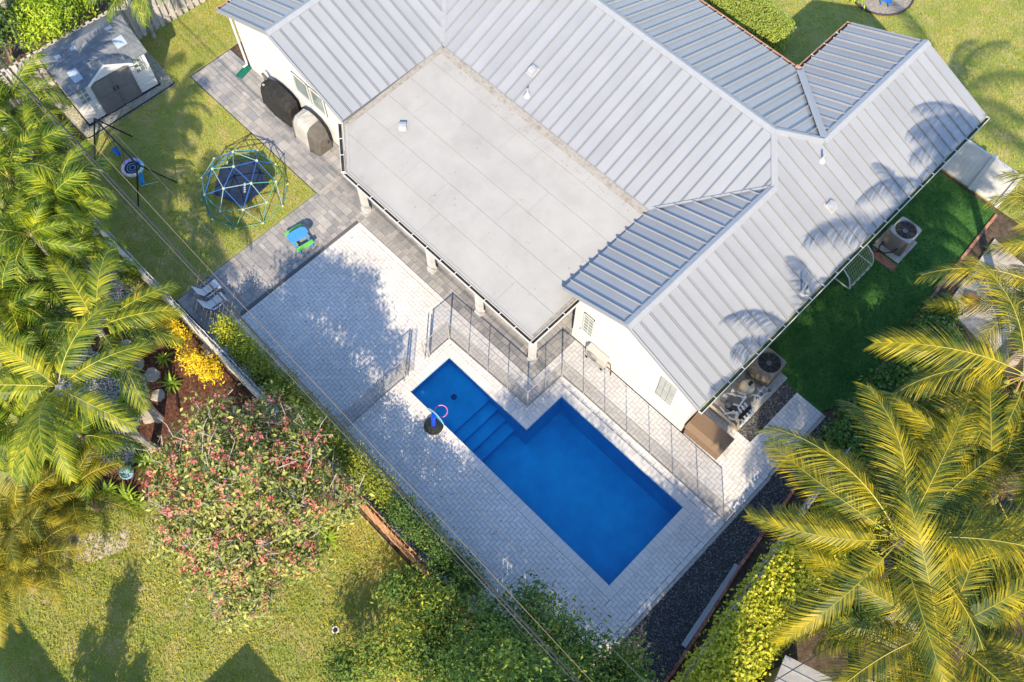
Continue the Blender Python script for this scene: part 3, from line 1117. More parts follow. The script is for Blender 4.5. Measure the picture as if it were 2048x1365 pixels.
def condenser(loc, label, body_m, top_m, S=.80, Hh=.86, rz=0.0):
    t = thing('air_conditioner', label, 'condenser', loc, rz, group='outdoor air conditioning condensers')
    h = S / 2
    ring = []
    for q in range(40):
        g_ = 2 * math.pi * q / 40
        rr_ = h / (abs(math.cos(g_)) ** 7 + abs(math.sin(g_)) ** 7) ** (1 / 7)
        ring.append((rr_ * math.cos(g_), rr_ * math.sin(g_)))
    inner = [(x * .93, y * .93) for x, y in ring]
    MB().prism(inner, .02, Hh - .06).build('coil', DARK, t, local=True)
    n = 17
    for i in range(n):                      # louvre bands
        z = .06 + (Hh - .16) * i / (n - 1)
        mb = MB()
        a = [(x, y, z) for x, y in ring]
        c = [(x * .965, y * .965, z + .030) for x, y in ring]
        k = len(ring)
        for q in range(k):
            mb.poly([a[q], a[(q + 1) % k], c[(q + 1) % k], c[q]])
        mb.build('louvre', body_m, t, local=True)
    for (sx, sy) in ((-1, -1), (1, -1), (1, 1), (-1, 1)):
        MB().box((sx * (h - .045), sy * (h - .045), Hh / 2), (.09, .09, Hh - .04)).build('corner_post', body_m, t, local=True, bevel=.02)
    MB().prism(rsq(h + .005, .13), 0, .05).build('base_pan', body_m, t, local=True)
    # top: square rim with a round opening
    mb = MB()
    k = len(ring)
    ro = h - .035
    circ = []
    for (x, y) in ring:
        g_ = math.atan2(y, x)
        circ.append((ro * math.cos(g_), ro * math.sin(g_)))
    for q in range(k):
        j = (q + 1) % k
        mb.poly([(*ring[q], Hh - .05), (*ring[j], Hh - .05), (ring[j][0], ring[j][1], Hh), (ring[q][0], ring[q][1], Hh)])
        mb.poly([(*ring[q], Hh), (*ring[j], Hh), (circ[j][0], circ[j][1], Hh + .012), (circ[q][0], circ[q][1], Hh + .012)])
        mb.poly([(circ[q][0], circ[q][1], Hh + .012), (circ[j][0], circ[j][1], Hh + .012), (circ[j][0] * .97, circ[j][1] * .97, Hh - .22), (circ[q][0] * .97, circ[q][1] * .97, Hh - .22)])
    mb.build('top_rim', top_m, t, local=True)
    MB().lathe([(0, Hh - .24), (ro, Hh - .24), (ro, Hh - .23), (0, Hh - .23)], k=24).build('shroud_floor', DARK, t, local=True)
    fan = MB()
    for i in range(4):
        g_ = i * math.pi / 2 + .4
        c_, s_ = math.cos(g_), math.sin(g_)
        pts = [(.06, -.05, -.02), (ro * .85, -.12, -.05), (ro * .9, .10, .02), (.06, .06, .02)]
        fan.poly([(c_ * x - s_ * y, s_ * x + c_ * y, Hh - .12 + z) for x, y, z in pts])
    fo = fan.build('fan', plain('fan_blade', (.09, .095, .10), rough=.4), t, local=True)
    MB().lathe([(0, Hh - .16), (.085, Hh - .16), (.085, Hh - .06), (0, Hh - .05)], k=16).build('motor_hub', top_m, fo, local=True)
    gr = MB()
    for i in range(1, 9):
        rr_ = ro * i / 8.2
        gr.tube([(rr_ * math.cos(2 * math.pi * j / 28), rr_ * math.sin(2 * math.pi * j / 28), Hh + .016) for j in range(29)], .0035, 4, cap=False)
    for i in range(4):
        g_ = i * math.pi / 4
        gr.bar((ro * math.cos(g_), ro * math.sin(g_), Hh + .01), (-ro * math.cos(g_), -ro * math.sin(g_), Hh + .01), .008, .008)
    gr.build('grille', plain('grille_wire', (.12, .12, .125), rough=.4), t, local=True)
    return t


CONC = mat('concrete_pad', [(.30, .275, .24), (.40, .37, .33), (.47, .44, .40)], scale=3, detail=8, rough=.9, bump=.2)
struct(MB().box((7.60, 7.60, -.02), (1.18, 2.5, .10)).build('equipment_pad', CONC))
struct(MB().box((7.70, 15.42, -.02), (1.05, 1.15, .09)).build('condenser_pad', CONC))
struct(MB().box((7.76, 14.62, -.025), (1.02, .32, .06)).build('brick_step', plain('brick_red', (.34, .15, .10), rough=.85, var=.25)))
condenser((7.52, 8.42, .04), 'tan condenser at the end of the pool equipment pad', ACB, ACB)
condenser((7.72, 15.46, .04), 'grey topped condenser standing on the dark artificial grass', ACB, ACG)
# refrigerant lines by the far unit
ln = thing('refrigerant_line', 'black cables and insulated pipe curling from the grey topped condenser', 'pipe', (7.3, 15.0, .02))
MB().tube([(7.42, 15.04, .25), (7.38, 14.92, .12), (7.45, 14.80, .05), (7.65, 14.82, .05), (7.85, 14.95, .2), (7.9, 15.05, .35)], .025, 6).build('pipe', BLK, ln)
MB().tube([(7.25, 14.98, .05), (7.15, 14.85, .05), (7.2, 14.7, .05), (7.4, 14.66, .05), (7.55, 14.8, .05)], .014, 6).build('cable', BLK, ln)

# mini split on the patio wall
ms = thing('mini_split_unit', 'cream outdoor mini split unit with round fan beside the white wall', 'condenser', (3.45, 4.95, 0))
MB().box((3.45, 4.965, .37), (.80, .24, .58)).build('casing', plain('cream_casing', (.44, .42, .385), rough=.5, var=.05), ms, bevel=.015)
MB().lathe([(0, 0), (.225, 0), (.225, .012), (0, .012)], k=28, m=Matrix.Translation((3.33, 4.843, .38)) @ Matrix.Rotation(R(90), 4, 'X')).build('fan_grille', plain('grille_grey', (.16, .17, .17), rough=.6), ms)
rg = MB()
for i in range(1, 6):
    rr_ = .225 * i / 5
    rg.tube([(3.33 + rr_ * math.cos(2 * math.pi * j / 24), 4.826, .38 + rr_ * math.sin(2 * math.pi * j / 24)) for j in range(25)], .004, 4, cap=False)
rg.build('guard_ring', plain('cream_guard', (.5, .48, .44)), ms)
for x in (3.13, 3.77):
    MB().box((x, 4.965, .04), (.07, .30, .08)).build('foot', BLK, ms)
MB().tube([(3.86, 5.0, .45), (3.95, 5.03, .40), (3.97, 5.06, .15), (4.05, 5.0, .03), (4.12, 4.9, .03)], .02, 6).build('line_set', plain('line_brown', (.14, .08, .06)), ms)

# ------------------------------------------------------------------ pool equipment
PVC = plain('white_pvc', (.66, .65, .62), rough=.4, var=.06)
TAN = plain('tan_plastic', (.50, .41, .29), rough=.5)
flt = thing('pool_filter', 'round tan pool filter tank with black valve on the pump pad', 'filter', (7.52, 7.45, .03))
MB().lathe([(0, 0), (.21, 0), (.24, .08), (.24, .55), (.20, .66), (.10, .72), (0, .73)], k=24).build('tank', TAN, flt, local=True, smooth=True)
MB().lathe([(.245, .40), (.262, .41), (.262, .45), (.245, .46)], k=24).build('clamp_band', plain('clamp', (.30, .24, .17)), flt, local=True)
MB().box((.02, .04, .77), (.10, .14, .10)).tube([(0, 0, .72), (0, 0, .86)], .03, 8).build('valve_head', BLK, flt, local=True)
for (x, y, rz, lab) in ((7.45, 6.72, .3, 'black pool pump nearest the brown deck box'), (7.78, 6.92, -.4, 'small round black pump between the white pipes')):
    pm = thing('pool_pump', lab, 'pump', (x, y, .03), rz, group='pool pumps')
    MB().lathe([(0, 0), (.09, 0), (.10, .18), (.11, .20), (.11, .25), (0, .27)], k=18).build('strainer_pot', plain('pump_grey', (.16, .155, .15), rough=.5), pm, local=True)
    MB().tube([(.10, 0, .12), (.40, 0, .12)], [.085, .075], 14).build('motor', plain('motor_dark', (.08, .078, .075), rough=.5), pm, local=True)
    MB().box((.24, 0, .02), (.30, .16, .04)).build('base', BLK, pm, local=True)
pp = thing('pvc_pipework', 'tangle of white PVC pipes and black valves on the pump pad', 'pipework', (7.8, 7.0, .03))


def pv(pts, r=.038):
    MB().tube(pts, r, 10).build('pipe', PVC, pp)
    for p in pts[1:-1]:
        MB().lathe([(0, -.05), (.05, -.05), (.052, 0), (.05, .05), (0, .05)], c=p, k=10).build('elbow', PVC, pp)


pv([(7.28, 7.05, .10), (7.28, 7.05, .48), (7.62, 7.22, .48), (7.62, 7.22, .12)])
pv([(7.62, 7.30, .42), (7.98, 7.55, .42), (7.98, 7.55, .08)])
pv([(7.55, 6.80, .30), (7.86, 6.95, .30), (7.86, 6.62, .30), (8.05, 6.55, .30)])
for i in range(4):
    y = 6.52 + i * .14
    pv([(7.78, y + .1, .40), (8.16, y, .40), (8.16, y, .02)])
    MB().box((8.0, y + .04, .42), (.11, .09, .13)).build('valve', BLK, pp)
    MB().box((8.0, y + .04, .51), (.14, .03, .03), rz=.6 * i).build('valve_handle', BLK, pp)
pv([(7.75, 7.75, .35), (8.02, 7.62, .35), (8.1, 7.9, .35), (7.9, 8.0, .2)])
pv([(7.86, 7.95, .30), (7.9, 7.65, .45), (8.05, 7.45, .45), (8.05, 7.2, .2)], .034)
pv([(7.3, 6.55, .07), (7.75, 6.45, .07), (7.95, 6.5, .2)], .034)
pv([(7.18, 6.95, .25), (7.42, 6.98, .55), (7.70, 7.10, .55), (7.75, 6.80, .30)], .034)
pv([(7.9, 7.3, .22), (8.1, 7.12, .22), (8.12, 6.98, .05)], .034)
pv([(7.55, 6.42, .12), (7.72, 6.62, .22), (7.95, 6.72, .22)], .034)
for (x, y, z) in ((7.42, 7.0, .60), (7.98, 7.58, .5), (8.08, 7.9, .42)):
    MB().lathe([(0, -.04), (.055, -.04), (.06, .03), (.03, .06), (0, .07)], c=(x, y, z), k=10).build('union', plain('union_grey', (.12, .115, .11)), pp)
MB().tube([(7.05, 8.0, .30), (7.25, 7.9, .12), (7.5, 7.85, .06), (7.68, 7.75, .18)], .028, 8).build('hose', plain('olive_hose', (.20, .17, .11)), pp)
MB().tube([(7.1, 7.3, .9), (7.16, 7.35, .5), (7.3, 7.44, .5)], .010, 6).build('cable', BLK, pp)
ct = thing('control_box', 'small grey control box among the pipes on the pump pad', 'control box', (7.22, 6.78, .03))
MB().box((0, 0, .24), (.20, .15, .30)).build('case', plain('box_grey', (.25, .25, .24)), ct, local=True, bevel=.01)
MB().box((0, 0, .05), (.12, .10, .10)).build('stand', BLK, ct, local=True)
MB().box((0, 0, .395), (.14, .09, .012)).build('lid', plain('box_lid', (.45, .45, .43)), ct, local=True)
wallp = thing('low_screen_board', 'narrow pale board edging the pump pad towards the deck box', 'board', (7.6, 6.30, 0))
MB().box((7.62, 6.31, .09), (1.10, .05, .2)).build('board', TAN, wallp)
MB().box((7.62, 6.31, .195), (1.13, .09, .025)).build('cap', TAN, wallp)

# ------------------------------------------------------------------ wicker deck box
WICK = mat('brown_wicker', [(.13, .085, .05), (.20, .135, .085), (.26, .18, .12)], scale=30, detail=3, rough=.65, bump=.5, bscale=110, bdist=.01, stretch=(14, .6, .6))
db = thing('deck_box', 'brown wicker storage box with sloped lid beside the pool deck', 'storage box', (7.67, 5.42, 0), R(1.5))
MB().box((0, 0, .27), (1.30, .62, .54)).build('body', WICK, db, local=True, bevel=.012)
prof = [(-.36, .50), (.36, .50), (.36, .64), (-.17, .64), (-.36, .55)]
mb = MB()
A = [(-.68, y, z) for y, z in prof]; Bq = [(.68, y, z) for y, z in prof]
mb.poly(A[::-1]); mb.poly(Bq)
for i in range(5):
    mb.poly([A[i], A[(i + 1) % 5], Bq[(i + 1) % 5], Bq[i]])
lid = mb.build('lid', WICK, db, local=True, bevel=.02)
for i in range(26):
    MB().box((-.65 + 1.3 * i / 25, .095, .643), (.03, .52, .012)).build('lid_slat', WICK, lid, local=True)
for (x, y) in ((-.6, -.26), (.6, -.26), (.6, .26), (-.6, .26)):
    MB().box((x, y, .02), (.07, .07, .05)).build('foot', BLK, db, local=True)

# ------------------------------------------------------------------ basketball hoop at the pool
hp = thing('basketball_hoop', 'toy poolside basketball hoop with blue post and black base', 'basketball hoop', (1.38, -.26, .01), R(0))
MB().lathe([(0, 0), (.30, 0), (.31, .05), (.27, .13), (.12, .17), (0, .17)], k=26).build('base', plain('black_base', (.018, .022, .022), rough=.5), hp, local=True, smooth=False)
MB().tube([(0, .0, .12), (-.01, .06, .75)], [.085, .075], 12).build('pole', plain('toy_blue', (.01, .06, .55), rough=.35), hp, local=True)
bb = MB()
n = 20
fr_, bk_ = [], []
for i in range(n + 1):
    g_ = math.pi * i / n
    fr_.append((.36 * math.cos(g_), .13, .52 + .40 * math.sin(g_)))
    bk_.append((.36 * math.cos(g_), .15, .52 + .40 * math.sin(g_)))
bb.poly(fr_); bb.poly(bk_[::-1])
for i in range(n + 1):
    j = (i + 1) % (n + 1)
    bb.poly([fr_[i], bk_[i], bk_[j], fr_[j]])
bo = bb.build('backboard', plain('backboard_teal', (.05, .28, .42), rough=.25), hp, local=True)
MB().tube(fr_, .014, 6).build('backboard_rim', plain('rim_pale_blue', (.25, .48, .72), rough=.3), bo, local=True)
MB().tube([(.20 * math.cos(2 * math.pi * j / 24), .36 + .20 * math.sin(2 * math.pi * j / 24), .62) for j in range(25)], .016, 7, cap=False).build('ring', plain('toy_pink', (.62, .16, .36), rough=.4), hp, local=True)

sk = thing('skimmer_lid', 'round pale skimmer lid set flush in the pool deck', 'lid', tuple(P(917, 920, 0)))
MB().lathe([(0, .0), (.13, .0), (.13, .008), (.0, .010)], k=22).build('cover', plain('lid_cream', (.60, .57, .52)), sk, local=True)
for a in (0.5, 2.6, 4.7):
    MB().lathe([(0, .009), (.014, .009), (.014, .013), (0, .013)], c=(.07 * math.cos(a), .07 * math.sin(a), 0), k=8).build('screw', BLK, sk, local=True)

# ------------------------------------------------------------------ soccer goal
G1, G2 = P(1536 + 640 / 3.99, 342 + 945 / 3.99), P(1536 + 830 / 3.99, 342 + 755 / 3.99)
sg = thing('soccer_goal', 'small white tube soccer goal with net against the house wall', 'goal', tuple((G1 + G2) / 2))
xx = (G1.x + G2.x) / 2
y0, y1 = G1.y, G2.y
MB().tube([(xx, y0, .03), (xx, y1, .03)], .027, 8).build('ground_bar', WHITE, sg)
for y in (y0, y1):
    MB().tube([(xx, y, .03), (xx - .85, y, .03)], .025, 8).build('side_bar', WHITE, sg)
    MB().tube([(xx, y, .03), (xx - .04, y, .25), (xx - .18, y, .52), (xx - .45, y, .72), (xx - .85, y, .80)], .024, 8).build('post', WHITE, sg)
MB().tube([(xx - .85, y0, .80), (xx - .85, y1, .80)], .025, 8).build('crossbar', WHITE, sg)
net = MB()
arc = [(0, .03), (-.04, .25), (-.18, .52), (-.45, .72), (-.85, .80)]
nn = 13
for i in range(1, nn):
    y = y0 + (y1 - y0) * i / nn
    net.tube([(xx + a, y + (.04 if j % 2 else -.04), z) for j, (a, z) in enumerate(arc)], .006, 3, cap=False)
fine = []
for j in range(len(arc) - 1):
    for k in range(3):
        t = k / 3
        fine.append((arc[j][0] + (arc[j + 1][0] - arc[j][0]) * t, arc[j][1] + (arc[j + 1][1] - arc[j][1]) * t))
for (a, z) in fine:
    net.tube([(xx + a, y0, z), (xx + a, (y0 + y1) / 2, z - .03), (xx + a, y1, z)], .006, 3, cap=False)
net.build('net', plain('net_cord', (.38, .42, .20), rough=.8), sg)
for i in range(5):
    y = y0 + (y1 - y0) * (i + .5) / 5
    MB().box((xx, y, .035), (.06, .05, .06)).build('net_clip', plain('clip_red', (.30, .08, .06)), sg)

# ------------------------------------------------------------------ white vinyl fence on the right
VIN = plain('white_vinyl', (.56, .555, .55), rough=.35, var=.03)
vf = thing('vinyl_fence', 'white vinyl privacy fence panels between house corner and palms', 'fence', (8.2, 19.2, 0))
for (xa, xb) in ((7.02, 8.18), (8.32, 9.24)):
    MB().box(((xa + xb) / 2, 19.2, .10), (xb - xa, .05, .14)).build('bottom_rail', VIN, vf)
    MB().box(((xa + xb) / 2, 19.2, 1.76), (xb - xa, .06, .10)).build('top_rail', VIN, vf)
    k = int((xb - xa) / .165)
    for i in range(k):
        MB().box((xa + (xb - xa) * (i + .5) / k, 19.2, .94), ((xb - xa) / k - .004, .03, 1.56)).build('board', VIN, vf)
for x in (8.25, 9.30):
    o = MB().box((x, 19.2, .93), (.13, .13, 1.86)).build('post', VIN, vf)
    mb = MB()
    mb.poly([(x - .08, 19.12, 1.862), (x + .08, 19.12, 1.862), (x, 19.2, 1.93)]).poly([(x + .08, 19.12, 1.862), (x + .08, 19.28, 1.862), (x, 19.2, 1.93)]).poly([(x + .08, 19.28, 1.862), (x - .08, 19.28, 1.862), (x, 19.2, 1.93)]).poly([(x - .08, 19.28, 1.862), (x - .08, 19.12, 1.862), (x, 19.2, 1.93)])
    mb.build('post_cap', VIN, o)
hw = MB().box((8.215, 19.15, .95), (.02, .02, 1.5)).build('gate_gap', BLK, vf)

# ------------------------------------------------------------------ brick edging
BR = mat('red_brick', [(.20, .075, .05), (.31, .12, .08), (.40, .18, .12), (.36, .22, .17)], scale=12, rnd=.7, rough=.9, bump=.3, bscale=90)
be = thing('brick_edging', 'single row of red bricks edging turf and black gravel', 'edging', (10.4, 9, 0))
line = [(11.50, -3.0), (11.44, -.41), (10.90, 3.16), (10.20, 10.03), (9.80, 14.19), (9.50, 18.87)]
bm_ = MB().box((0, 0, 0), (.095, .20, .09)).mesh('brick')
bm_.materials.append(BR)
for i in range(len(line) - 1):
    a, b_ = Vector((*line[i], 0)), Vector((*line[i + 1], 0))
    L_ = (b_ - a).length
    n = int(L_ / .212)
    ang = math.atan2((b_ - a).y, (b_ - a).x) - math.pi / 2
    for k in range(n):
        p = a + (b_ - a) * ((k + .5) / n)
        o = bpy.data.objects.new('brick', bm_)
        COL.objects.link(o)
        o.location = (p.x - be.location.x + random.uniform(-.008, .008), p.y - be.location.y, .012 + random.uniform(-.008, .008))
        o.rotation_euler = (0, 0, ang + random.uniform(-.05, .05))
        o.parent = be
# aluminium channel lying on the gravel
ALU = plain('aluminium', (.42, .43, .44), rough=.35, spec=.5, metal=.3)
q0, q1 = P(1367, 1293, .05), P(1475, 1130, .05)
al = thing('aluminium_plank', 'long ribbed aluminium plank lying on the black pebbles', 'plank', tuple((q0 + q1) / 2))
d_ = (q1 - q0).normalized(); n_ = Vector((-d_.y, d_.x, 0))
MB().bar(q0 + Vector((0, 0, -.02)), q1 + Vector((0, 0, -.02)), .15, .03).build('deck', ALU, al)
for i in range(4):
    off = n_ * (-.063 + .042 * i)
    MB().bar(q0 + off + Vector((0, 0, .008)), q1 + off + Vector((0, 0, .008)), .016, .026).build('rib', ALU, al)

# ------------------------------------------------------------------ fences of wood
WOODG = mat('weathered_board', [(.30, .27, .235), (.42, .385, .34), (.52, .485, .44), (.60, .57, .53)], scale=2.5, detail=7, rnd=.6, rough=.85, bump=.4, bscale=30, bdist=.01, stretch=(4, 4, .5))
WOODO = mat('orange_board', [(.34, .15, .075), (.46, .22, .11), (.55, .29, .16), (.60, .40, .27)], scale=2.5, detail=7, rnd=.6, rough=.85, bump=.4, bscale=30, bdist=.01, stretch=(4, 4, .5))  # orange-toned boards for the second fence run


def shadowbox(a, b_, label, m, hgt=1.85, bw=.14, pitch=.178, ground=0.0, skip=None):
    """boards alternate on the two sides of the rails"""
    a, b_ = Vector((*a, 0)), Vector((*b_, 0))
    t = (b_ - a).normalized()
    n_ = Vector((-t.y, t.x, 0))
    L_ = (b_ - a).length
    f = thing('wooden_fence', label, 'fence', tuple((a + b_) / 2), group='wooden board fences')
    ang = math.atan2(t.y, t.x)
    c = f.location
    me = MB().box((0, 0, 0), (bw, .02, hgt - .06)).mesh('board')
    me.materials.append(m)
    for side in (-1, 1):
        k = int(L_ / pitch)
        for i in range(k):
            s = (i + (.5 if side > 0 else 0.0) + .25) * pitch
            if s > L_ - .05:
                continue
            p = a + t * s + n_ * (side * .046)
            o = bpy.data.objects.new('board', me)
            COL.objects.link(o)
            o.location = (p.x - c.x, p.y - c.y, (hgt - .06) / 2 + .05 + random.uniform(-.02, .02))
            o.rotation_euler = (random.uniform(-.012, .012), random.uniform(-.015, .015), ang + random.uniform(-.04, .04))
            o.parent = f
    for z in (.3, .95, 1.6):
        MB().bar(a + Vector((0, 0, z)), b_ + Vector((0, 0, z)), .04, .09).build('rail', m, f)
    k = int(L_ / 2.4)
    for i in range(k + 1):
        p = a + t * min(L_ - .05, max(.05, L_ * i / max(1, k)))
        MB().box((p.x, p.y, hgt / 2 - .04), (.085, .085, hgt + .02), rz=ang).build('post', m, f)
    return f


WOODW = mat('whitewashed_board', [(.42, .40, .37), (.56, .545, .52), (.66, .645, .62)], scale=2.5, detail=7, rnd=.6, rough=.85, bump=.4, bscale=30, bdist=.01, stretch=(4, 4, .5))
shadowbox((-18.2, -3.55), (-1.6, -3.55), 'whitewashed board fence between lawn and neighbouring palms', WOODW)
shadowbox((-1.55, -3.55), (9.8, -3.55), 'orange board fence behind the pink flowering tree', WOODO)
shadowbox((-18.45, -3.3), (-17.55, 9.0), 'grey board fence running behind the storage shed', WOODG, pitch=.26, bw=.15)
shadowbox((11.92, -2.5), (10.95, 7.6), 'short board fence between black gravel and bright hedge', WOODG, hgt=1.35, pitch=.24)

# ------------------------------------------------------------------ storage shed
RESW = plain('white_resin', (.66, .645, .62), rough=.55, var=.05)
RESG = plain('grey_resin', (.16, .155, .15), rough=.6, var=.12)
SHIN = mat('grey_shingle', [(.10, .115, .13), (.145, .16, .175), (.19, .20, .21)], scale=5, detail=5, rnd=.5, rough=.85)
SKYL = mat('skylight_panel', [(.26, .32, .38), (.34, .40, .45)], scale=3, rough=.25, spec=.6)
SH = thing('storage_shed', 'white resin garden shed with grey double doors and shingled roof', 'shed', (-16.93, .33, 0), R(-4.8))
SX, SY = 1.08, 1.45
EZ, RZ_ = 1.84, 2.46


def lp(pts):
    return [Vector(p) for p in pts]


mb = MB()
prof = [(-SX, .05), (SX, .05), (SX, EZ), (-.05, RZ_ - .06), (-SX, EZ)]
A = [(x, -SY, z) for x, z in prof]; Bq = [(x, SY, z) for x, z in prof]
mb.poly(A); mb.poly(Bq[::-1])
for i in range(5):
    mb.poly([A[(i + 1) % 5], A[i], Bq[i], Bq[(i + 1) % 5]])
mb.build('wall', RESW, SH, local=True)
for i in range(9):          # horizontal siding boards left and right of the doors
    z = .16 + i * .19
    for (y0, y1) in ((-SY, -.76), (.76, SY)):
        MB().box((SX + .012, (y0 + y1) / 2, z), (.02, y1 - y0 - .01, .175)).build('siding_board', RESW, SH, local=True)
# roof slopes as rows of shingle strips
ov = .14
for (x0, z0, sgn) in ((SX + ov, EZ - .06, 1), (-SX - ov, EZ - .06, -1)):
    top = Vector((-.05, 0, RZ_)); low = Vector((x0, 0, z0))
    n = 9
    sl_ = MB()
    sl_.poly([(low.x, -SY - .12, low.z - .03), (top.x, -SY - .12, top.z - .03), (top.x, SY + .12, top.z - .03), (low.x, SY + .12, low.z - .03)])
    so_ = sl_.build('roof_slope', SHIN, SH, local=True)
    for r_ in range(n):
        f0, f1 = r_ / n, (r_ + 1.12) / n
        p0, p1 = low.lerp(top, f0), low.lerp(top, min(1, f1))
        y = -SY - .12 - (.12 if r_ % 2 else 0)
        while y < SY + .12:
            ya, yb = max(y, -SY - .12) + .003, min(y + .30, SY + .12) - .003
            if yb - ya > .03:
                MB().poly([(p0.x, ya, p0.z + .022), (p0.x, yb, p0.z + .022), (p1.x, yb, p1.z + .004), (p1.x, ya, p1.z + .004)][::sgn]).poly(
                    [(p0.x, ya, p0.z - .01), (p0.x, yb, p0.z - .01), (p0.x, yb, p0.z + .022), (p0.x, ya, p0.z + .022)]).build('shingle', SHIN, so_, local=True)
            y += .30
    for (y, fa, fb, wd) in (((-.95, .18, .48, .34), (.98, .38, .62, .40), (-1.05, .86, .95, .20), (-.45, .86, .95, .20), (.95, .88, .96, .26)) if sgn > 0 else ()):
        pa, pb = low.lerp(top, fa), low.lerp(top, fb)
        MB().poly([(pa.x, y - wd / 2, pa.z + .04), (pa.x, y + wd / 2, pa.z + .04), (pb.x, y + wd / 2, pb.z + .04), (pb.x, y - wd / 2, pb.z + .04)]).poly(
            [(pa.x, y - wd / 2, pa.z + .0), (pa.x, y + wd / 2, pa.z + .0), (pa.x, y + wd / 2, pa.z + .04), (pa.x, y - wd / 2, pa.z + .04)]).build('skylight', SKYL, SH, local=True)
MB().bar((-.05, -SY - .13, RZ_ + .012), (-.05, SY + .13, RZ_ + .012), .16, .03).build('ridge_cap', SHIN, SH, local=True)
# door gable
gx = SX + .16
peak, gw, gz = 2.30, .82, 1.80
mb = MB()
back = -.02
mb.poly([(gx, -gw, gz), (gx, 0, peak), (back, 0, peak)]).poly([(gx, 0, peak), (gx, gw, gz), (back, 0, peak)])
mb.build('dormer_roof', SHIN, SH, local=True)
tri = MB()
tri.poly([(gx - .01, -gw, gz - .02), (gx - .01, gw, gz - .02), (gx - .01, 0, peak - .02)]).poly([(gx - .01, -gw, gz - .02), (gx - .01, 0, peak - .02), (gx + .06, 0, peak + .0), (gx + .06, -gw - .04, gz - .03)]).poly([(gx - .01, gw, gz - .02), (gx + .06, gw + .04, gz - .03), (gx + .06, 0, peak), (gx - .01, 0, peak - .02)])
tri.poly([(gx + .06, -gw - .04, gz - .03), (gx + .06, 0, peak), (gx + .06, 0, peak - .10), (gx + .06, -gw + .06, gz - .06)]).poly([(gx + .06, gw + .04, gz - .03), (gx + .06, gw - .06, gz - .06), (gx + .06, 0, peak - .10), (gx + .06, 0, peak)])
tri.build('door_gable', RESW, SH, local=True)
for s in (-1, 1):
    d = MB()
    pts = [(.012, .08), (.74, .08)] + [(.74 - .728 * i / 6, 1.74 + .34 * math.sin(math.pi / 2 * i / 6)) for i in range(7)]
    fr_ = [(SX + .075, s * y, z) for y, z in pts]
    bk_ = [(SX + .02, s * y, z) for y, z in pts]
    d.poly(fr_ if s > 0 else fr_[::-1])
    for i in range(len(pts)):
        j = (i + 1) % len(pts)
        d.poly([fr_[i], bk_[i], bk_[j], fr_[j]])
    o = d.build('door', RESG, SH, local=True)
    MB().box((SX + .085, s * .38, 1.30), (.02, .56, .70)).build('door_panel', RESG, o, local=True)
    MB().box((SX + .085, s * .38, .50), (.02, .56, .70)).build('door_panel', RESG, o, local=True)
    MB().box((SX + .11, s * .07, 1.0), (.04, .03, .18)).build('handle', BLK, o, local=True)
    w_ = MB().box((SX + .03, s * 1.10, 1.36), (.03, .34, .66)).build('window', GLASS, SH, local=True)
    for yy in (-.17, 0, .17):
        MB().box((SX + .052, s * 1.10 + yy, 1.36), (.03, .03, .70)).build('frame', WHITE, w_, local=True)
    for zz in (1.03, 1.25, 1.47, 1.69):
        MB().box((SX + .053, s * 1.10, zz), (.03, .37, .03)).build('frame', WHITE, w_, local=True)
MB().box((0, 0, .03), (2 * SX + .1, 2 * SY + .1, .06)).build('floor_frame', BLK, SH, local=True)
pad = [(-15.45, -1.62), (-15.30, 2.12), (-16.9, 2.30), (-18.0, 2.3), (-18.3, -1.6)]
sheet('pebble_bed', pad, -.012, plain('pebble_base', (.40, .39, .38), rough=.9))
pebbles('pebbles', pad, 5200, (.03, .07), WGR, z=-.012, label='white pebble border round the storage shed')
ed = [(-15.42, 2.14), (-15.34, 2.05), (-15.47, -1.55), (-15.55, -1.66), (-18.2, -1.66)]
o = MB().tube([(x, y, .03) for x, y in ed], .025, 6).build('bed_edging', BLK)
tag(o, 'black plastic edging strip round the shed pebbles', 'edging')
sheet('mulch_bed', [(-18.3, -3.5), (-15.8, -3.5), (-15.55, -1.7), (-18.3, -1.7)], -.014, SOIL)

# ------------------------------------------------------------------ climbing dome
DM = [plain('dome_blue', (.02, .11, .36), rough=.35), plain('dome_teal', (.03, .24, .30), rough=.35), plain('dome_green', (.10, .33, .21), rough=.35), plain('dome_pale', (.20, .34, .36), rough=.35)]
dm = thing('climbing_dome', 'blue and green geodesic climbing dome on the sunny back lawn', 'climbing frame', (-9.68, .98, 0))
ph = (1 + 5 ** .5) / 2
ico = [Vector(v).normalized() for v in [(0, 1, ph), (0, -1, ph), (0, 1, -ph), (0, -1, -ph), (1, ph, 0), (-1, ph, 0), (1, -ph, 0), (-1, -ph, 0), (ph, 0, 1), (-ph, 0, 1), (ph, 0, -1), (-ph, 0, -1)]]
q_ = ico[0].rotation_difference(Vector((0, 0, 1)))
ico = [q_ @ v for v in ico]
el_ = min((ico[i] - ico[j]).length for i in range(12) for j in range(i))
ed_ = [(i, j) for i in range(12) for j in range(i) if abs((ico[i] - ico[j]).length - el_) < 1e-3]
nodes = list(ico)
mid = {}
for (i, j) in ed_:
    mid[(i, j)] = len(nodes)
    nodes.append(((ico[i] + ico[j]) / 2).normalized())
struts = []
for (i, j) in ed_:
    struts += [(i, mid[(i, j)]), (j, mid[(i, j)])]
ks = list(mid.items())
ml_ = min((nodes[a[1]] - nodes[b_[1]]).length for n1, a in enumerate(ks) for b_ in ks[:n1])
for n1, a in enumerate(ks):
    for b_ in ks[:n1]:
        if abs((nodes[a[1]] - nodes[b_[1]]).length - ml_) < .03:
            struts.append((a[1], b_[1]))
rzD = Matrix.Rotation(R(22), 3, 'Z')
NP = [rzD @ (v * 1.5) for v in nodes]
NP = [Vector((v.x, v.y, v.z + .02)) for v in NP]
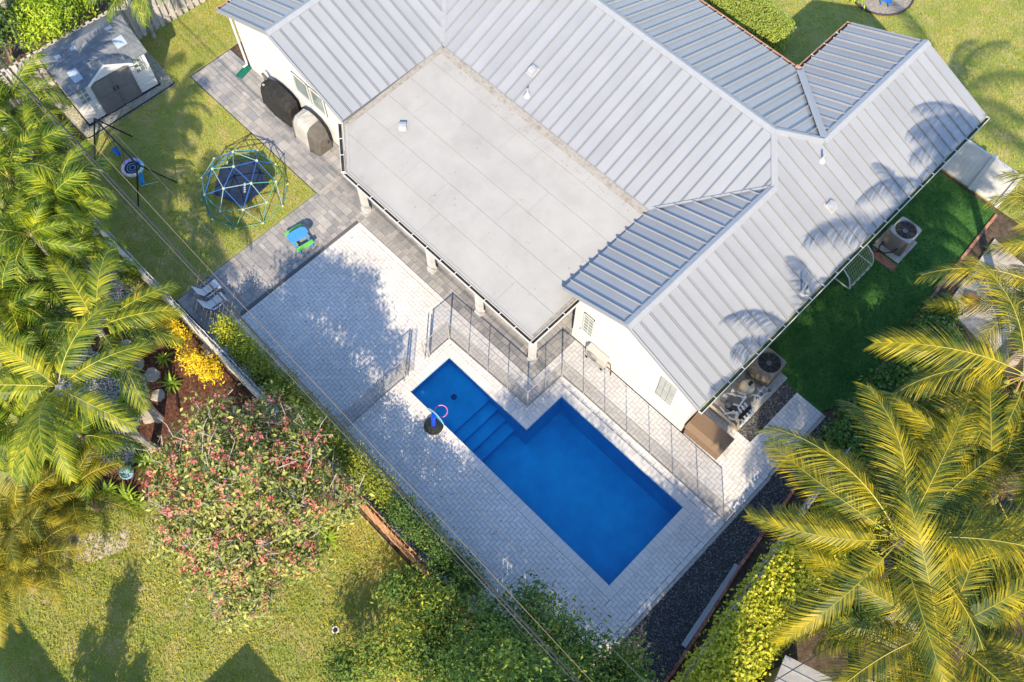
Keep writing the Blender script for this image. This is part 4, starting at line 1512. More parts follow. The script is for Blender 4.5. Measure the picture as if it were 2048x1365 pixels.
for k, (i, j) in enumerate(struts):
    if NP[i].z < -.1 or NP[j].z < -.1:
        continue
    zz = (NP[i].z + NP[j].z) / 2
    mm = DM[0] if (zz > .75 and k % 3) else random.choice(DM[1:])
    MB().tube([NP[i], NP[j]], .015, 6).build('strut', mm, dm, local=True)
for v in NP:
    if v.z > -.1:
        MB().lathe([(0, -.02), (.045, -.02), (.045, .02), (0, .03)], c=v, k=10).build('hub', plain('dome_yellow_hub', (.55, .52, .22)), dm, local=True)
# dark sling mat hung inside
ring_ = sorted([v for v in NP if .7 < v.z < 1.1], key=lambda v: math.atan2(v.y, v.x))
NAVY = plain('navy_mat', (.012, .022, .05), rough=.75, var=.3)
mt = MB()
rim_ = [(v.x * .80, v.y * .80, v.z * .72 + .05) for v in ring_][:10]
mt.poly(rim_)
n = len(rim_)
mo = None
mt = MB()
cen = Vector((0, 0, .52))
for i in range(n):
    j = (i + 1) % n
    a, b_ = Vector(rim_[i]), Vector(rim_[j])
    m1, m2 = a.lerp(cen, .55), b_.lerp(cen, .55)
    m1.z -= .03; m2.z -= .03
    mt.poly([a, b_, m2, m1]); mt.poly([m1, m2, cen])
mo = mt.build('sling_mat', NAVY, dm, local=True)
for i in range(n):
    v = ring_[i]
    MB().tube([rim_[i], v], .008, 5).build('strap', BLK, dm, local=True)
# pale lettering on the mat (too small to read)
lt = MB()
d0 = Vector((-.62, .48, 0)).normalized()
for k in range(5):
    c = Vector((.22, -.02, .545)) + d0 * (k * .085 - .2)
    lt.box(c, (.055, .016, .01), rz=math.atan2(d0.y, d0.x) + R(90)).box(c + d0 * .03, (.055, .012, .01), rz=math.atan2(d0.y, d0.x) + R(90))
    lt.box(c + d0 * .015 + Vector((.02, .026, 0)), (.03, .012, .01), rz=math.atan2(d0.y, d0.x))
lt.build('printed_lettering', plain('mat_print', (.45, .50, .58)), mo, local=True)

# ------------------------------------------------------------------ swing set
sw = thing('swing_set', 'black steel swing frame in front of the storage shed', 'swing set', (-13.0, -1.3, 0))
T0, T1 = (-14.32, -1.25, 1.9), (-11.75, -1.33, 1.9)
MB().tube([T0, T1], .030, 8).build('top_bar', BLK, sw)
for (t_, g_) in ((T0, (-14.56, -1.97, 0)), (T0, (-14.45, -.42, 0)), (T1, (-11.71, -.48, 0)), (T1, (-11.75, -2.08, 0))):
    MB().tube([t_, g_], .028, 8).build('leg', BLK, sw)
ss = thing('saucer_swing', 'round pastel padded saucer swing with navy mesh centre', 'swing', (-12.98, -1.28, .42))
nseg = 16
PAS = [plain('pastel_pink', (.62, .46, .50)), plain('pastel_cream', (.66, .60, .46)), plain('pastel_aqua', (.34, .60, .62)), plain('pastel_blue', (.20, .42, .66)), plain('pastel_lilac', (.50, .44, .66))]
for i in range(nseg):
    pts = [(.34 * math.cos(2 * math.pi * (i + k / 3) / nseg), .34 * math.sin(2 * math.pi * (i + k / 3) / nseg), 0) for k in range(4)]
    MB().tube(pts, .062, 8).build('rim_pad', PAS[[1, 2, 2, 3, 3, 4, 4, 4, 4, 0, 0, 0, 0, 1, 1, 1][i]], ss, local=True)
MB().lathe([(0, -.03), (.30, -.02), (.30, -.012), (0, -.02)], k=24).build('seat_mesh', NAVY, ss, local=True)
for rr_ in (.10, .19):
    MB().tube([(rr_ * math.cos(2 * math.pi * j / 24), rr_ * math.sin(2 * math.pi * j / 24), -.008) for j in range(25)], .011, 6, cap=False).build('ring_stripe', PAS[3], ss, local=True)
for a in (0.4, 1.9, 3.6, 5.1):
    MB().tube([(.33 * math.cos(a), .33 * math.sin(a), .05), (.28 if math.cos(a) > 0 else -.28, 0, 1.44)], .008, 5).build('rope', BLK, ss, local=True)
bs = thing('belt_swing', 'bright blue swing seat hanging beside the saucer swing', 'swing', (-13.88, -1.28, .5))
sb_ = MB()
for i in range(6):
    x0, x1 = -.21 + .07 * i, -.21 + .07 * (i + 1)
    z0, z1 = 1.4 * x0 * x0 - .06, 1.4 * x1 * x1 - .06
    sb_.poly([(x0, -.08, z0), (x1, -.08, z1), (x1, .08, z1), (x0, .08, z0)]).poly([(x0, .08, z0 - .02), (x1, .08, z1 - .02), (x1, -.08, z1 - .02), (x0, -.08, z0 - .02)])
sb_.build('seat', plain('swing_blue', (.01, .13, .50), rough=.4), bs, local=True)
for s in (-1, 1):
    MB().tube([(s * .22, 0, .01), (s * .23, 0, 1.38)], .007, 5).build('chain', BLK, bs, local=True)
gs = thing('glider_swing', 'teal blue glider board hanging next to the saucer swing', 'swing', (-12.36, -1.34, .42), R(-25))
MB().box((0, 0, 0), (.52, .16, .05)).build('board', plain('glider_teal', (.01, .20, .36), rough=.4), gs, local=True, bevel=.015)
MB().tube([(.28, -.05, .0), (.30, .55, -.02)], .014, 6).build('handle_bar', plain('glider_grey', (.40, .41, .42)), gs, local=True)
for s in (-1, 1):
    MB().tube([(s * .24, 0, .02), (s * .18, 0, 1.46)], .007, 5).build('rope', BLK, gs, local=True)

# ------------------------------------------------------------------ kids picnic table
pt = thing('picnic_table', 'small blue toddler picnic table with lime green benches on dark pavers', 'picnic table', (-6.74, 1.07, 0), R(-9))
BL = plain('toddler_blue', (.06, .26, .62), rough=.45); GN = plain('toddler_green', (.12, .46, .09), rough=.45)
top = [(-.20 + .06, -.36)] + [(.14, -.36), (.20, -.30), (.22, .0), (.20, .24), (.10, .35), (-.10, .35), (-.20, .24), (-.22, 0), (-.20, -.30)]
MB().prism(top, .44, .48).build('table_top', BL, pt, local=True, bevel=.012)
for s in (-1, 1):
    MB().box((s * .38, 0, .24), (.15, .66, .05)).build('bench', GN, pt, local=True, bevel=.015)
    for y in (-.24, .24):
        MB().bar((s * .38, y, .0), (s * .36, y, .23), .06, .10).build('leg', BL, pt, local=True)
for y in (-.24, .24):
    MB().bar((-.36, y, .20), (.36, y, .20), .06, .05).build('cross_bar', BL, pt, local=True)
    MB().box((0, y, .33), (.10, .06, .22)).build('leg', BL, pt, local=True)

# ------------------------------------------------------------------ patio chairs
SLING = plain('pale_sling', (.60, .61, .62), rough=.7, var=.06)
FRM = plain('chair_frame', (.10, .10, .11), rough=.4)
for (x, y, lab) in ((-7.22, -2.32, 'white sling patio chair nearer the lawn edge'), (-6.70, -2.48, 'white sling patio chair beside the yellow green hedge')):
    ch = thing('patio_chair', lab, 'chair', (x, y, 0), R(-4), group='white sling chairs by the fence')
    sea = MB()
    prof = [(-.42, .86), (-.20, .36), (-.05, .33), (.30, .40), (.36, .36)]
    for i in range(4):
        (ya, za), (yb, zb) = prof[i], prof[i + 1]
        for off in (0, -.02):
            q = [(-.21, ya, za + off), (.21, ya, za + off), (.21, yb, zb + off), (-.21, yb, zb + off)]
            sea.poly(q if off == 0 else q[::-1])
    sea.build('sling', SLING, ch, local=True)
    for s in (-1, 1):
        MB().tube([(s * .23, *p_) for p_ in prof], .016, 6).build('side_rail', FRM, ch, local=True)
        MB().tube([(s * .23, -.20, .36), (s * .23, -.34, 0)], .015, 6).build('leg', FRM, ch, local=True)
        MB().tube([(s * .23, .30, .40), (s * .23, .34, 0)], .015, 6).build('leg', FRM, ch, local=True)
        MB().box((s * .26, .0, .58), (.05, .44, .025)).build('armrest', FRM, ch, local=True)

# ------------------------------------------------------------------ grill covers
def cover(name, label, loc, rz, secs, m, ends=None, amp=.03, seed=1, group=None):
    """fabric draped over a grill: loft of cross-sections along local x; secs = (x, [(y,z)...])"""
    t = thing(name, label, 'grill cover', loc, rz, group=group)
    r_ = random.Random(seed)
    mb = MB()
    fine = []
    for i in range(len(secs) - 1):
        for k in range(5):
            f = k / 5
            x = secs[i][0] + (secs[i + 1][0] - secs[i][0]) * f
            row = []
            for (pa, pb) in zip(secs[i][1], secs[i + 1][1]):
                row.append((x, pa[0] + (pb[0] - pa[0]) * f, pa[1] + (pb[1] - pa[1]) * f))
            fine.append(row)
    fine.append([(secs[-1][0], y, z) for y, z in secs[-1][1]])
    for i, row in enumerate(fine):
        for j, p in enumerate(row):
            wv = amp * .45 * math.sin(i * .55 + j * .7 + seed) * (.4 + .6 * (1 - p[2] / 1.3))
            row[j] = (p[0] + r_.uniform(-.012, .012), p[1] + wv + r_.uniform(-.012, .012), max(.01, p[2] + r_.uniform(-.012, .012)))
    return t, fine


def secgrid(yf, yb, h, hf=None, k=8):
    """outline from front ground over the top to back ground"""
    hf = hf or h * .82
    return [(-yf - .05, .02), (-yf - .03, h * .33), (-yf, h * .62), (-yf * .92, hf), (-yf * .55, h * .98), (0, h), (yb * .8, h), (yb, h * .93), (yb, h * .55), (yb + .03, .02)]


def loft(rows, idx=None):
    mb = MB()
    n = len(rows[0])
    for i in range(len(rows) - 1):
        for j in range(n - 1):
            if idx is None or idx(i, j):
                mb.poly([rows[i][j], rows[i + 1][j], rows[i + 1][j + 1], rows[i][j + 1]])
    return mb


CBLK = plain('black_cover', (.022, .021, .021), rough=.65, var=.35, scale=5, bump=.3, bscale=14)
CTAU = plain('taupe_cover', (.10, .092, .084), rough=.8, var=.12, bump=.2, bscale=20)
CLIT = plain('sunlit_taupe_cover', (.40, .385, .36), rough=.8, var=.06)  # paler copy of the taupe cover, sunlight put into the colour
s1 = [(-.86, secgrid(.20, .16, .78)), (-.78, secgrid(.27, .22, .95)), (-.5, secgrid(.30, .24, 1.08)), (0, secgrid(.31, .25, 1.16)), (.45, secgrid(.31, .25, 1.15)), (.78, secgrid(.27, .22, 1.0)), (.86, secgrid(.22, .18, .85))]
g1, rows = cover('grill_cover', 'black fitted cover over a long grill against the white wall', (-11.52, 4.22, 0), 0, s1, CBLK, seed=3)
bd = loft(rows)
bd.poly([r for r in rows[0]]); bd.poly([r for r in rows[-1]][::-1])
b1 = bd.build('cover_body', CBLK, g1, local=True, smooth=True)
MB().tube([(-.78, .10, .9), (-.86, .10, 1.05), (-.97, .10, 1.12)], [.09, .06, .05], 8).build('chimney_sleeve', CTAU, g1, local=True, smooth=True)
lg = MB()
for k in range(4):
    a = k * math.pi / 2 + math.pi / 4
    b_ = a + math.pi / 2
    lg.bar((-.55 + .045 * math.cos(a), -.19 + .045 * math.sin(a), 1.085), (-.55 + .045 * math.cos(b_), -.19 + .045 * math.sin(b_), 1.085), .012, .02)
lg.build('logo_print', WHITE, b1, local=True)
s2 = [(-.68, secgrid(.33, .20, .88)), (-.58, secgrid(.38, .25, 1.10)), (-.30, secgrid(.40, .27, 1.22)), (.05, secgrid(.40, .27, 1.22)), (.28, secgrid(.40, .27, 1.20)), (.55, secgrid(.34, .26, .98)), (.70, secgrid(.22, .22, .70))]
g2, rows = cover('grill_cover', 'taupe grill cover with its sunlit middle painted paler next to the patio gutter', (-9.66, 4.16, 0), 0, s2, CTAU, seed=8, amp=.025)
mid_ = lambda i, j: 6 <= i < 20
b2 = loft(rows, lambda i, j: i < 6)
b2.poly([r for r in rows[0]])
b2.build('cover_end', CTAU, g2, local=True)
b2 = loft(rows, lambda i, j: i >= 20)
b2.poly([r for r in rows[-1]][::-1])
b2.build('cover_end', CTAU, g2, local=True)
loft(rows, mid_).build('sunlit_middle', CLIT, g2, local=True)  # middle of the same cover, lightened as if the sun caught it
ft = MB()
for (a, b_) in (((.62, -.15, .74), (.40, .0, 1.08)), ((.68, .05, .68), (.42, .05, 1.07)), ((.64, .20, .72), (.40, .12, 1.08))):
    ft.tube([a, Vector(a).lerp(Vector(b_), .5) + Vector((.02, 0, .03)), b_], [.02, .03, .012], 6)
ft.build('fabric_fold', CTAU, g2, local=True)
MB().tube([(.66, .12, .55), (.72, .14, .50), (.74, .10, .42)], [.03, .025, .02], 6).build('drawstring', BLK, g2, local=True)
spb = thing('splash_block', 'dark green plastic splash block below the white downspout', 'splash block', (-13.95, 4.30, 0), R(14))
GRP = plain('splash_green', (.01, .13, .09), rough=.5)
MB().box((0, 0, .02), (.26, .62, .03)).build('tray', GRP, spb, local=True)
for s in (-1, 1):
    MB().box((s * .12, 0, .05), (.025, .62, .06)).build('lip', GRP, spb, local=True)

# ------------------------------------------------------------------ vegetation
def lvs(name, m, pts, nrm, size, asp=.42, parent=None, jitter=.6, fold=.18, lens=None):
    """leaf cloud: one folded two-triangle leaf per point. pts, nrm: (n,3)"""
    n = len(pts)
    nr = nrm + rng.normal(0, jitter, (n, 3))
    nr /= np.linalg.norm(nr, axis=1, keepdims=True) + 1e-9
    d = rng.normal(0, 1, (n, 3))
    d -= nr * (d * nr).sum(1, keepdims=True)
    d /= np.linalg.norm(d, axis=1, keepdims=True) + 1e-9
    s = np.cross(nr, d)
    L_ = rng.uniform(size * .65, size * 1.25, (n, 1)) if lens is None else lens
    W_ = L_ * asp * .5
    v = np.stack([pts, pts + d * L_ * .45 + s * W_ + nr * L_ * fold * .5, pts + d * L_, pts + d * L_ * .45 - s * W_ + nr * L_ * fold * .5], 1)
    f = np.array([(0, 2, 1), (0, 3, 2)])
    F = (np.arange(n)[:, None, None] * 4 + f[None]).reshape(-1, 3)
    return link(name, np_mesh(name, v.reshape(-1, 3), F), m, parent)


def clumps(ells, per, spread, shell=.30, zmin=None):
    """points and outward normals in clumps spread through ellipsoids (x,y,z,rx,ry,rz,count)"""
    P_, N_ = [], []
    for (x, y, z, rx, ry, rz, k) in ells:
        u = rng.normal(0, 1, (k, 3))
        u /= np.linalg.norm(u, axis=1, keepdims=True)
        u[:, 2] = np.where(u[:, 2] < -.35, -u[:, 2], u[:, 2])
        rad = rng.uniform(0, 1, (k, 1)) ** shell
        c = np.array([x, y, z]) + u * rad * np.array([rx, ry, rz])
        for i in range(k):
            q = rng.normal(0, 1, (per, 3)) * spread * np.array([1, 1, .7])
            P_.append(c[i] + q)
            o = u[i] + q / (spread * 2.5) + np.array([0, 0, .5])
            N_.append(o)
    P_ = np.concatenate(P_)
    N_ = np.concatenate(N_)
    N_ /= np.linalg.norm(N_, axis=1, keepdims=True) + 1e-9
    if zmin is not None:
        k = P_[:, 2] > zmin
        P_, N_ = P_[k], N_[k]
    return P_, N_


def branches(mb, base, tips, r0, r1, wob=.15, seg=5, k=6):
    r_ = random.Random(len(tips) + int(abs(base[0]) * 10))
    for t in tips:
        a, b_ = Vector(base), Vector(t)
        pts, rs = [], []
        off = Vector((r_.uniform(-wob, wob), r_.uniform(-wob, wob), 0))
        for i in range(seg + 1):
            f = i / seg
            p = a.lerp(b_, f) + off * math.sin(math.pi * f) + Vector((r_.uniform(-1, 1), r_.uniform(-1, 1), r_.uniform(-1, 1))) * wob * .25 * (0 if i in (0, seg) else 1)
            pts.append(p)
            rs.append(r0 + (r1 - r0) * f)
        mb.tube(pts, rs, k, cap=False)


LEAFY = {}
LG = lambda n, c, **k: mat(n, c, scale=k.pop('scale', 1.2), detail=3, rnd=k.pop('rnd', .6), rough=k.pop('rough', .5), spec=.22, trans=k.pop('trans', .2), **k)
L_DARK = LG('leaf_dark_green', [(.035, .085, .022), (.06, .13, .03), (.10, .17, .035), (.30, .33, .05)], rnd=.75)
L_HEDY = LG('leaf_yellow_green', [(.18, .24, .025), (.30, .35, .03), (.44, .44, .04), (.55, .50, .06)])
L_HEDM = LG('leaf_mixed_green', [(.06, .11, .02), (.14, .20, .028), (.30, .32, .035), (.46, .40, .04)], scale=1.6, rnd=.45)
L_BRI = LG('leaf_bright_hedge', [(.24, .30, .02), (.42, .44, .03), (.58, .55, .05), (.70, .64, .12)])
L_LUSH = LG('leaf_lush_green', [(.10, .20, .015), (.22, .34, .02), (.36, .46, .03), (.48, .52, .05)])
L_CROT = LG('leaf_croton', [(.50, .38, .02), (.70, .52, .02), (.80, .60, .04), (.75, .42, .03)])
L_PINKT = LG('leaf_sage_green', [(.08, .12, .035), (.19, .23, .06), (.33, .34, .085), (.50, .44, .13)], rnd=.7)
FLW = LG('flower_pink', [(.42, .07, .07), (.58, .14, .13), (.68, .28, .22), (.72, .40, .30)], trans=.35)
BARKP = mat('pale_bark', [(.24, .205, .17), (.36, .32, .275), (.45, .41, .36)], scale=6, detail=6, rough=.85, bump=.4, bscale=30)
BARKD = mat('brown_bark', [(.12, .08, .055), (.22, .15, .10), (.30, .22, .16)], scale=6, detail=6, rough=.9, bump=.5, bscale=30)
BARKC = mat('coconut_bark', [(.20, .155, .12), (.31, .25, .20), (.40, .33, .27)], scale=5, detail=6, rough=.9, bump=.6, bscale=16, stretch=(.5, .5, 3))


def shrub(name, label, cat, base, ells, m, per=50, spread=.16, leaf=.09, asp=.45, group=None, trunk_r=.035, zmin=.05, bark=BARKD, stems=4):
    t = thing(name, label, cat, base, group=group)
    pts, nr = clumps(ells, per, spread, zmin=zmin)
    lvs('foliage', m, pts, nr, leaf, asp, t)
    mb = MB()
    tips = []
    for e in ells:
        for _ in range(max(1, stems // len(ells))):
            tips.append((e[0] + random.uniform(-.5, .5) * e[3], e[1] + random.uniform(-.5, .5) * e[4], e[2] + .3 * e[5]))
    branches(mb, (base[0], base[1], -.05), tips, trunk_r, trunk_r * .35)
    mb.build('stem', bark, t)
    return t


# hedge shrubs along the inside of the orange fence
hx = [-4.95, -4.1, -3.2, -2.3, -1.4, -.5, .4, 1.3, 2.2, 3.1, 4.0, 4.9, 5.8]
names = ['brightest yellow green shrub next to the white chairs', 'yellow green shrub second from the white chairs', 'yellow topped shrub third from the white chairs',
         'half yellow half green shrub fourth from the white chairs', 'dull green shrub at the end of the mesh pool fence', 'dark shrub just past the end of the mesh fence',
         'green shrub with small yellow tips behind pink flowers', 'yellow tipped shrub opposite the toy basketball hoop', 'yellow shrub standing where fence shows orange',
         'dark green shrub beside the lit orange fence boards', 'dark feathery shrub above the big dark tree', 'deep green shrub nearest the big dark tree', 'last dark shrub half under the big dark tree']
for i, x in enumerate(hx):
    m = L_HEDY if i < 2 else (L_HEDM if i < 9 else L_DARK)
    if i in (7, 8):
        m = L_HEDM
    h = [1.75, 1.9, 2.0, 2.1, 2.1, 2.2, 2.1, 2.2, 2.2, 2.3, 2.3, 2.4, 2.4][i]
    wd = .40 if i < 3 else .44
    ox = random.uniform(-.1, .1)
    e = [(x + ox, -2.95, h * .42, wd * 1.1, wd * .95, h * .38, 34), (x - ox, -2.98, h * .78, wd, wd * .8, h * .24, 34), (x + random.uniform(-.25, .25), -2.85, h * .93, .2, .2, h * .13, 7)]
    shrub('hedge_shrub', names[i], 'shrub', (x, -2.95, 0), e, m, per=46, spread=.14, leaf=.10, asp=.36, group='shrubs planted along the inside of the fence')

# big dark tree at the bottom of the picture
def tree(name, label, base, ells, m, per, spread, leaf, asp=.45, trunk=.16, bark=BARKD, group=None, extra=None):
    t = thing(name, label, 'tree', base, group=group)
    pts, nr = clumps(ells, per, spread)
    lvs('crown', m, pts, nr, leaf, asp, t)
    mb = MB()
    top = Vector((base[0], base[1], min(e[2] for e in ells) * .6))
    mb.tube([(base[0], base[1], -.1), (base[0] + .05, base[1] - .03, top.z * .5), top], [trunk, trunk * .85, trunk * .7], 10)
    branches(mb, top, [(e[0], e[1], e[2] + e[5] * .35) for e in ells], trunk * .55, .02, wob=.3)
    mb.build('trunk', bark, t)
    return t


L_BIG = LG('leaf_big_tree', [(.04, .095, .020), (.09, .165, .030), (.18, .25, .035), (.55, .48, .04)], rnd=.55, scale=.8)
big = []
for (px, py, z, r, k) in ((1062, 1215, 3.0, .45, 16), (1050, 1300, 3.2, .9, 40), (1130, 1290, 3.6, .8, 36), (1190, 1335, 3.6, .7, 30), (1250, 1345, 3.4, .55, 22), (1000, 1250, 2.8, .7, 30),
                          (950, 1310, 2.6, .9, 40), (880, 1210, 2.2, .7, 30), (850, 1290, 2.2, .8, 34), (800, 1180, 1.8, .45, 16), (770, 1310, 1.7, .7, 28), (700, 1340, 1.3, .6, 22), (900, 1360, 2.4, .8, 30),
                          (1100, 1380, 4.4, 1.1, 44), (1210, 1420, 4.6, 1.0, 40), (1000, 1400, 4.0, 1.0, 40)):
    p = P(px, py, z)
    big.append((p.x, p.y, z, r, r, r * .75, k))
for (x, y, z, r, k) in ((9.8, -4.4, 6.2, 1.5, 60), (11.3, -4.2, 6.0, 1.4, 50), (10.8, -5.9, 7.2, 1.6, 60), (12.4, -5.6, 6.4, 1.5, 50), (9.2, -5.6, 5.6, 1.3, 45), (8.4, -4.3, 4.6, 1.1, 40), (13.4, -4.2, 5.6, 1.3, 40), (12.2, -7.2, 7.6, 1.4, 60), (8.0, -5.4, 3.8, .9, 30), (14.3, -5.8, 6.4, 1.5, 80), (13.2, -3.2, 5.2, 1.1, 50), (15.6, -4.6, 6.4, 1.3, 50), (12.0, -3.0, 4.6, .9, 36), (10.6, -4.9, 4.6, 1.3, 90), (12.3, -5.2, 5.2, 1.4, 100), (13.6, -6.2, 6.0, 1.4, 100), (11.6, -6.3, 6.0, 1.3, 80), (13.6, -2.9, 5.0, 1.2, 70), (14.8, -3.7, 6.0, 1.3, 70), (12.6, -3.9, 5.0, 1.2, 70), (11.4, -3.0, 2.7, .7, 40), (12.3, -3.8, 3.5, .9, 60)):
    big.append((x, y, z, r, r, r * .7, k))
tree('shade_tree', 'large dark green shade tree spreading over the fence at the bottom', (10.2, -5.0, 0), big, L_BIG, 62, .26, .13, .42, trunk=.22)

# pink flowering tree
PT_ = thing('flowering_tree', 'wide pale green tree covered in small pink flower clusters', 'tree', (-.1, -5.6, 0))
PZ = 1.8
pe = []
for (dx, dy, z, r, k) in ((0, 0, 3.9, 1.3, 60), (-1.5, .5, 3.3, 1.0, 44), (1.5, .7, 3.4, 1.0, 44), (.4, 1.5, 3.3, .9, 38), (-.9, 1.5, 3.0, .8, 30), (-1.6, -1.0, 2.7, 1.0, 44), (0, -1.4, 3.0, 1.1, 50),
                          (1.4, -1.0, 2.9, 1.0, 44), (2.2, -.2, 2.4, .7, 26), (.8, -2.0, 2.1, .8, 34), (-.8, -2.1, 2.0, .7, 28), (2.0, -1.7, 1.7, .7, 28), (-2.2, -.2, 2.2, .7, 24), (1.9, 1.5, 2.7, .6, 20), (1.6, -2.3, 1.2, .6, 22)):
    pe.append((.70 + dx * .93, -5.6 + dy * .93, z + PZ, r * .93, r * .93, r * .68, k))
pts, nr = clumps([(*e[:6], int(e[6] * .95)) for e in pe], 46, .20)
lvs('crown', L_PINKT, pts, nr, .15, .46, PT_)
fp, fn = clumps([(e[0], e[1], e[2] + .22, e[3], e[4], e[5], int(e[6] * .75)) for e in pe], 12, .055, shell=.08)
fl = lvs('blossom', FLW, fp, fn, .085, .6, PT_, jitter=.9)
mb = MB()
for st in ((-.5, .2), (.35, .35), (.1, -.45)):
    mb.tube([(-.1 + st[0] * .3, -5.6 + st[1] * .3, -.05), (-.1 + st[0], -5.6 + st[1], .9), (-.1 + st[0] * 1.8, -5.6 + st[1] * 1.8, 1.7)], [.10, .085, .07], 8)
    branches(mb, (-.1 + st[0] * 1.8, -5.6 + st[1] * 1.8, 1.6), [(e[0], e[1], e[2] + .2) for e in pe if (e[0] + .1) * st[0] + (e[1] + 5.6) * st[1] > -.3], .05, .016, wob=.35)
mb.build('trunk', BARKP, PT_)
tw = MB()
for e in pe:
    for _ in range(16):
        a = Vector((e[0] + random.uniform(-.7, .7) * e[3], e[1] + random.uniform(-.7, .7) * e[4], e[2] + e[5] * .55))
        b_ = a + Vector((random.uniform(-.5, .5), random.uniform(-.5, .5), random.uniform(.15, .5)))
        c_ = b_ + Vector((random.uniform(-.3, .3), random.uniform(-.3, .3), random.uniform(.0, .2)))
        tw.tube([a, b_, c_], [.013, .009, .005], 5, cap=False)
tag(tw.build('twigs', BARKP, PT_), kind='stuff')

# ------------------------------------------------------------------ palms
def frond_mesh(name, L, el0, el1, nl, ll, lw, m, mr, fwd=.75, droop=.5, vee=.25, bend=0.0, seed=0, petiole=.16, ragged=.12):
    """feather leaf along +X: arched rachis with drooping leaflets on both sides"""
    r_ = random.Random(seed)
    pts = []
    p = Vector((0, 0, 0))
    ns = 18
    az = 0.0
    for i in range(ns + 1):
        pts.append(p.copy())
        f = i / ns
        el = R(el0 + (el1 - el0) * f ** 1.15)
        az += bend / ns
        p = p + Vector((math.cos(el) * math.cos(az), math.cos(el) * math.sin(az), math.sin(el))) * (L / ns)
    V, F, MI = [], [], []
    # rachis: triangular bar
    for i, q in enumerate(pts):
        rr_ = .012 * (1 - .85 * i / ns) * (L / 3) ** .5 + .0015
        V += [(q.x, q.y - rr_, q.z), (q.x, q.y + rr_, q.z), (q.x, q.y, q.z + rr_ * 1.2)]
    for i in range(ns):
        for k in range(3):
            a, b_ = i * 3 + k, i * 3 + (k + 1) % 3
            F.append((a, b_, b_ + 3, a + 3)); MI.append(1)
    for i in range(nl):
        f = petiole + (1 - petiole) * (i + .5) / nl
        x = f * ns
        k = min(ns - 1, int(x))
        q = pts[k].lerp(pts[k + 1], x - k)
        t = (pts[k + 1] - pts[k]).normalized()
        sd = t.cross(Vector((0, 0, 1))).normalized()
        up = sd.cross(t)
        g = (f - petiole) / (1 - petiole)
        ln = ll * (math.sin(math.pi * (.18 + .74 * g)) ** .7) * r_.uniform(1 - ragged, 1 + ragged)
        for s in (-1, 1):
            ff = fwd * (.7 + .75 * g) + r_.uniform(-.1, .1)
            d = (sd * s + t * ff + up * (vee + r_.uniform(-.15, .15))).normalized()
            n0 = len(V)
            wv = t * (lw * .5)
            pos = q.copy()
            segs = 3
            for j in range(segs + 1):
                h = j / segs
                w_ = (1.0, 1.05, .75, .08)[j]
                V += [tuple(pos - wv * w_), tuple(pos + wv * w_)]
                dd = (d + Vector((0, 0, -droop * (h + .15) * 1.6))).normalized()
                pos = pos + dd * (ln / segs)
            for j in range(segs):
                a = n0 + j * 2
                F.append((a, a + 1, a + 3, a + 2)); MI.append(0)
    me = bpy.data.meshes.new(name)
    me.from_pydata([tuple(v) for v in V], [], F)
    me.polygons.foreach_set('material_index', MI)
    me.materials.append(m); me.materials.append(mr)
    me.update()
    return me


def palm(name, label, base, crown, variants, azs, trunk_m, r0, r1, group, pitch=(0, 0), roll=.35, scale=(.9, 1.1), seed=1, ring=True, cat='palm tree'):
    """azs: list of (azimuth, pitch offset deg)"""
    r_ = random.Random(seed)
    t = thing(name, label, cat, base, group=group)
    b0, c0 = Vector(base), Vector(crown)
    pts, rs = [], []
    n = 14
    for i in range(n + 1):
        f = i / n
        q = b0.lerp(c0, f)
        q += Vector(((c0 - b0).x, (c0 - b0).y, 0)) * (-.18 * math.sin(math.pi * f))
        pts.append(q)
        rs.append((r0 + (r1 - r0) * f) * (1.0 + (.05 if i % 2 else 0)) * (1.35 if i == 0 else 1))
    MB().tube(pts, rs, 10).build('trunk', trunk_m, t)
    for i, (az, pit) in enumerate(azs):
        o = bpy.data.objects.new('frond', variants[i % len(variants)])
        COL.objects.link(o)
        o.parent = t
        s = r_.uniform(*scale)
        o.scale = (s, s, s)
        o.rotation_euler = (r_.uniform(-roll, roll), -R(pit), az)
        o.location = c0 - b0 + Vector((math.cos(az) * .06, math.sin(az) * .06, r_.uniform(-.05, .1)))
    return t


def az_to(crown, targets, zt=None):
    out = []
    for (px, py, pit) in targets:
        q = P(px, py, crown[2] if zt is None else zt)
        out.append((math.atan2(q.y - crown[1], q.x - crown[0]), pit))
    return out


def ringaz(n, pit, jit=.25, a0=0.0, seed=0):
    r_ = random.Random(seed)
    return [(a0 + 2 * math.pi * i / n + r_.uniform(-jit, jit), r_.uniform(*pit)) for i in range(n)]


PCO = LG('coconut_leaf', [(.016, .042, .014), (.055, .085, .012), (.26, .22, .009), (.60, .43, .012)], rnd=.4, scale=.9, rough=.5, trans=.12)
PCR = plain('coconut_rachis', (.40, .33, .05), rough=.5)
PAD = LG('areca_leaf', [(.015, .042, .006), (.04, .085, .008), (.11, .165, .010), (.24, .285, .012), (.44, .41, .02)], rnd=.5, scale=.9, rough=.5, trans=.14)
PAR = plain('areca_rachis', (.42, .37, .07), rough=.5)
PXD = LG('adonidia_leaf', [(.020, .052, .010), (.07, .115, .010), (.23, .25, .012), (.48, .38, .014)], rnd=.45, scale=.8, rough=.5, trans=.14)
PGO = LG('golden_leaf', [(.025, .042, .010), (.10, .11, .010), (.27, .22, .012), (.50, .34, .02)], rnd=.45, scale=.9, rough=.5, trans=.14)

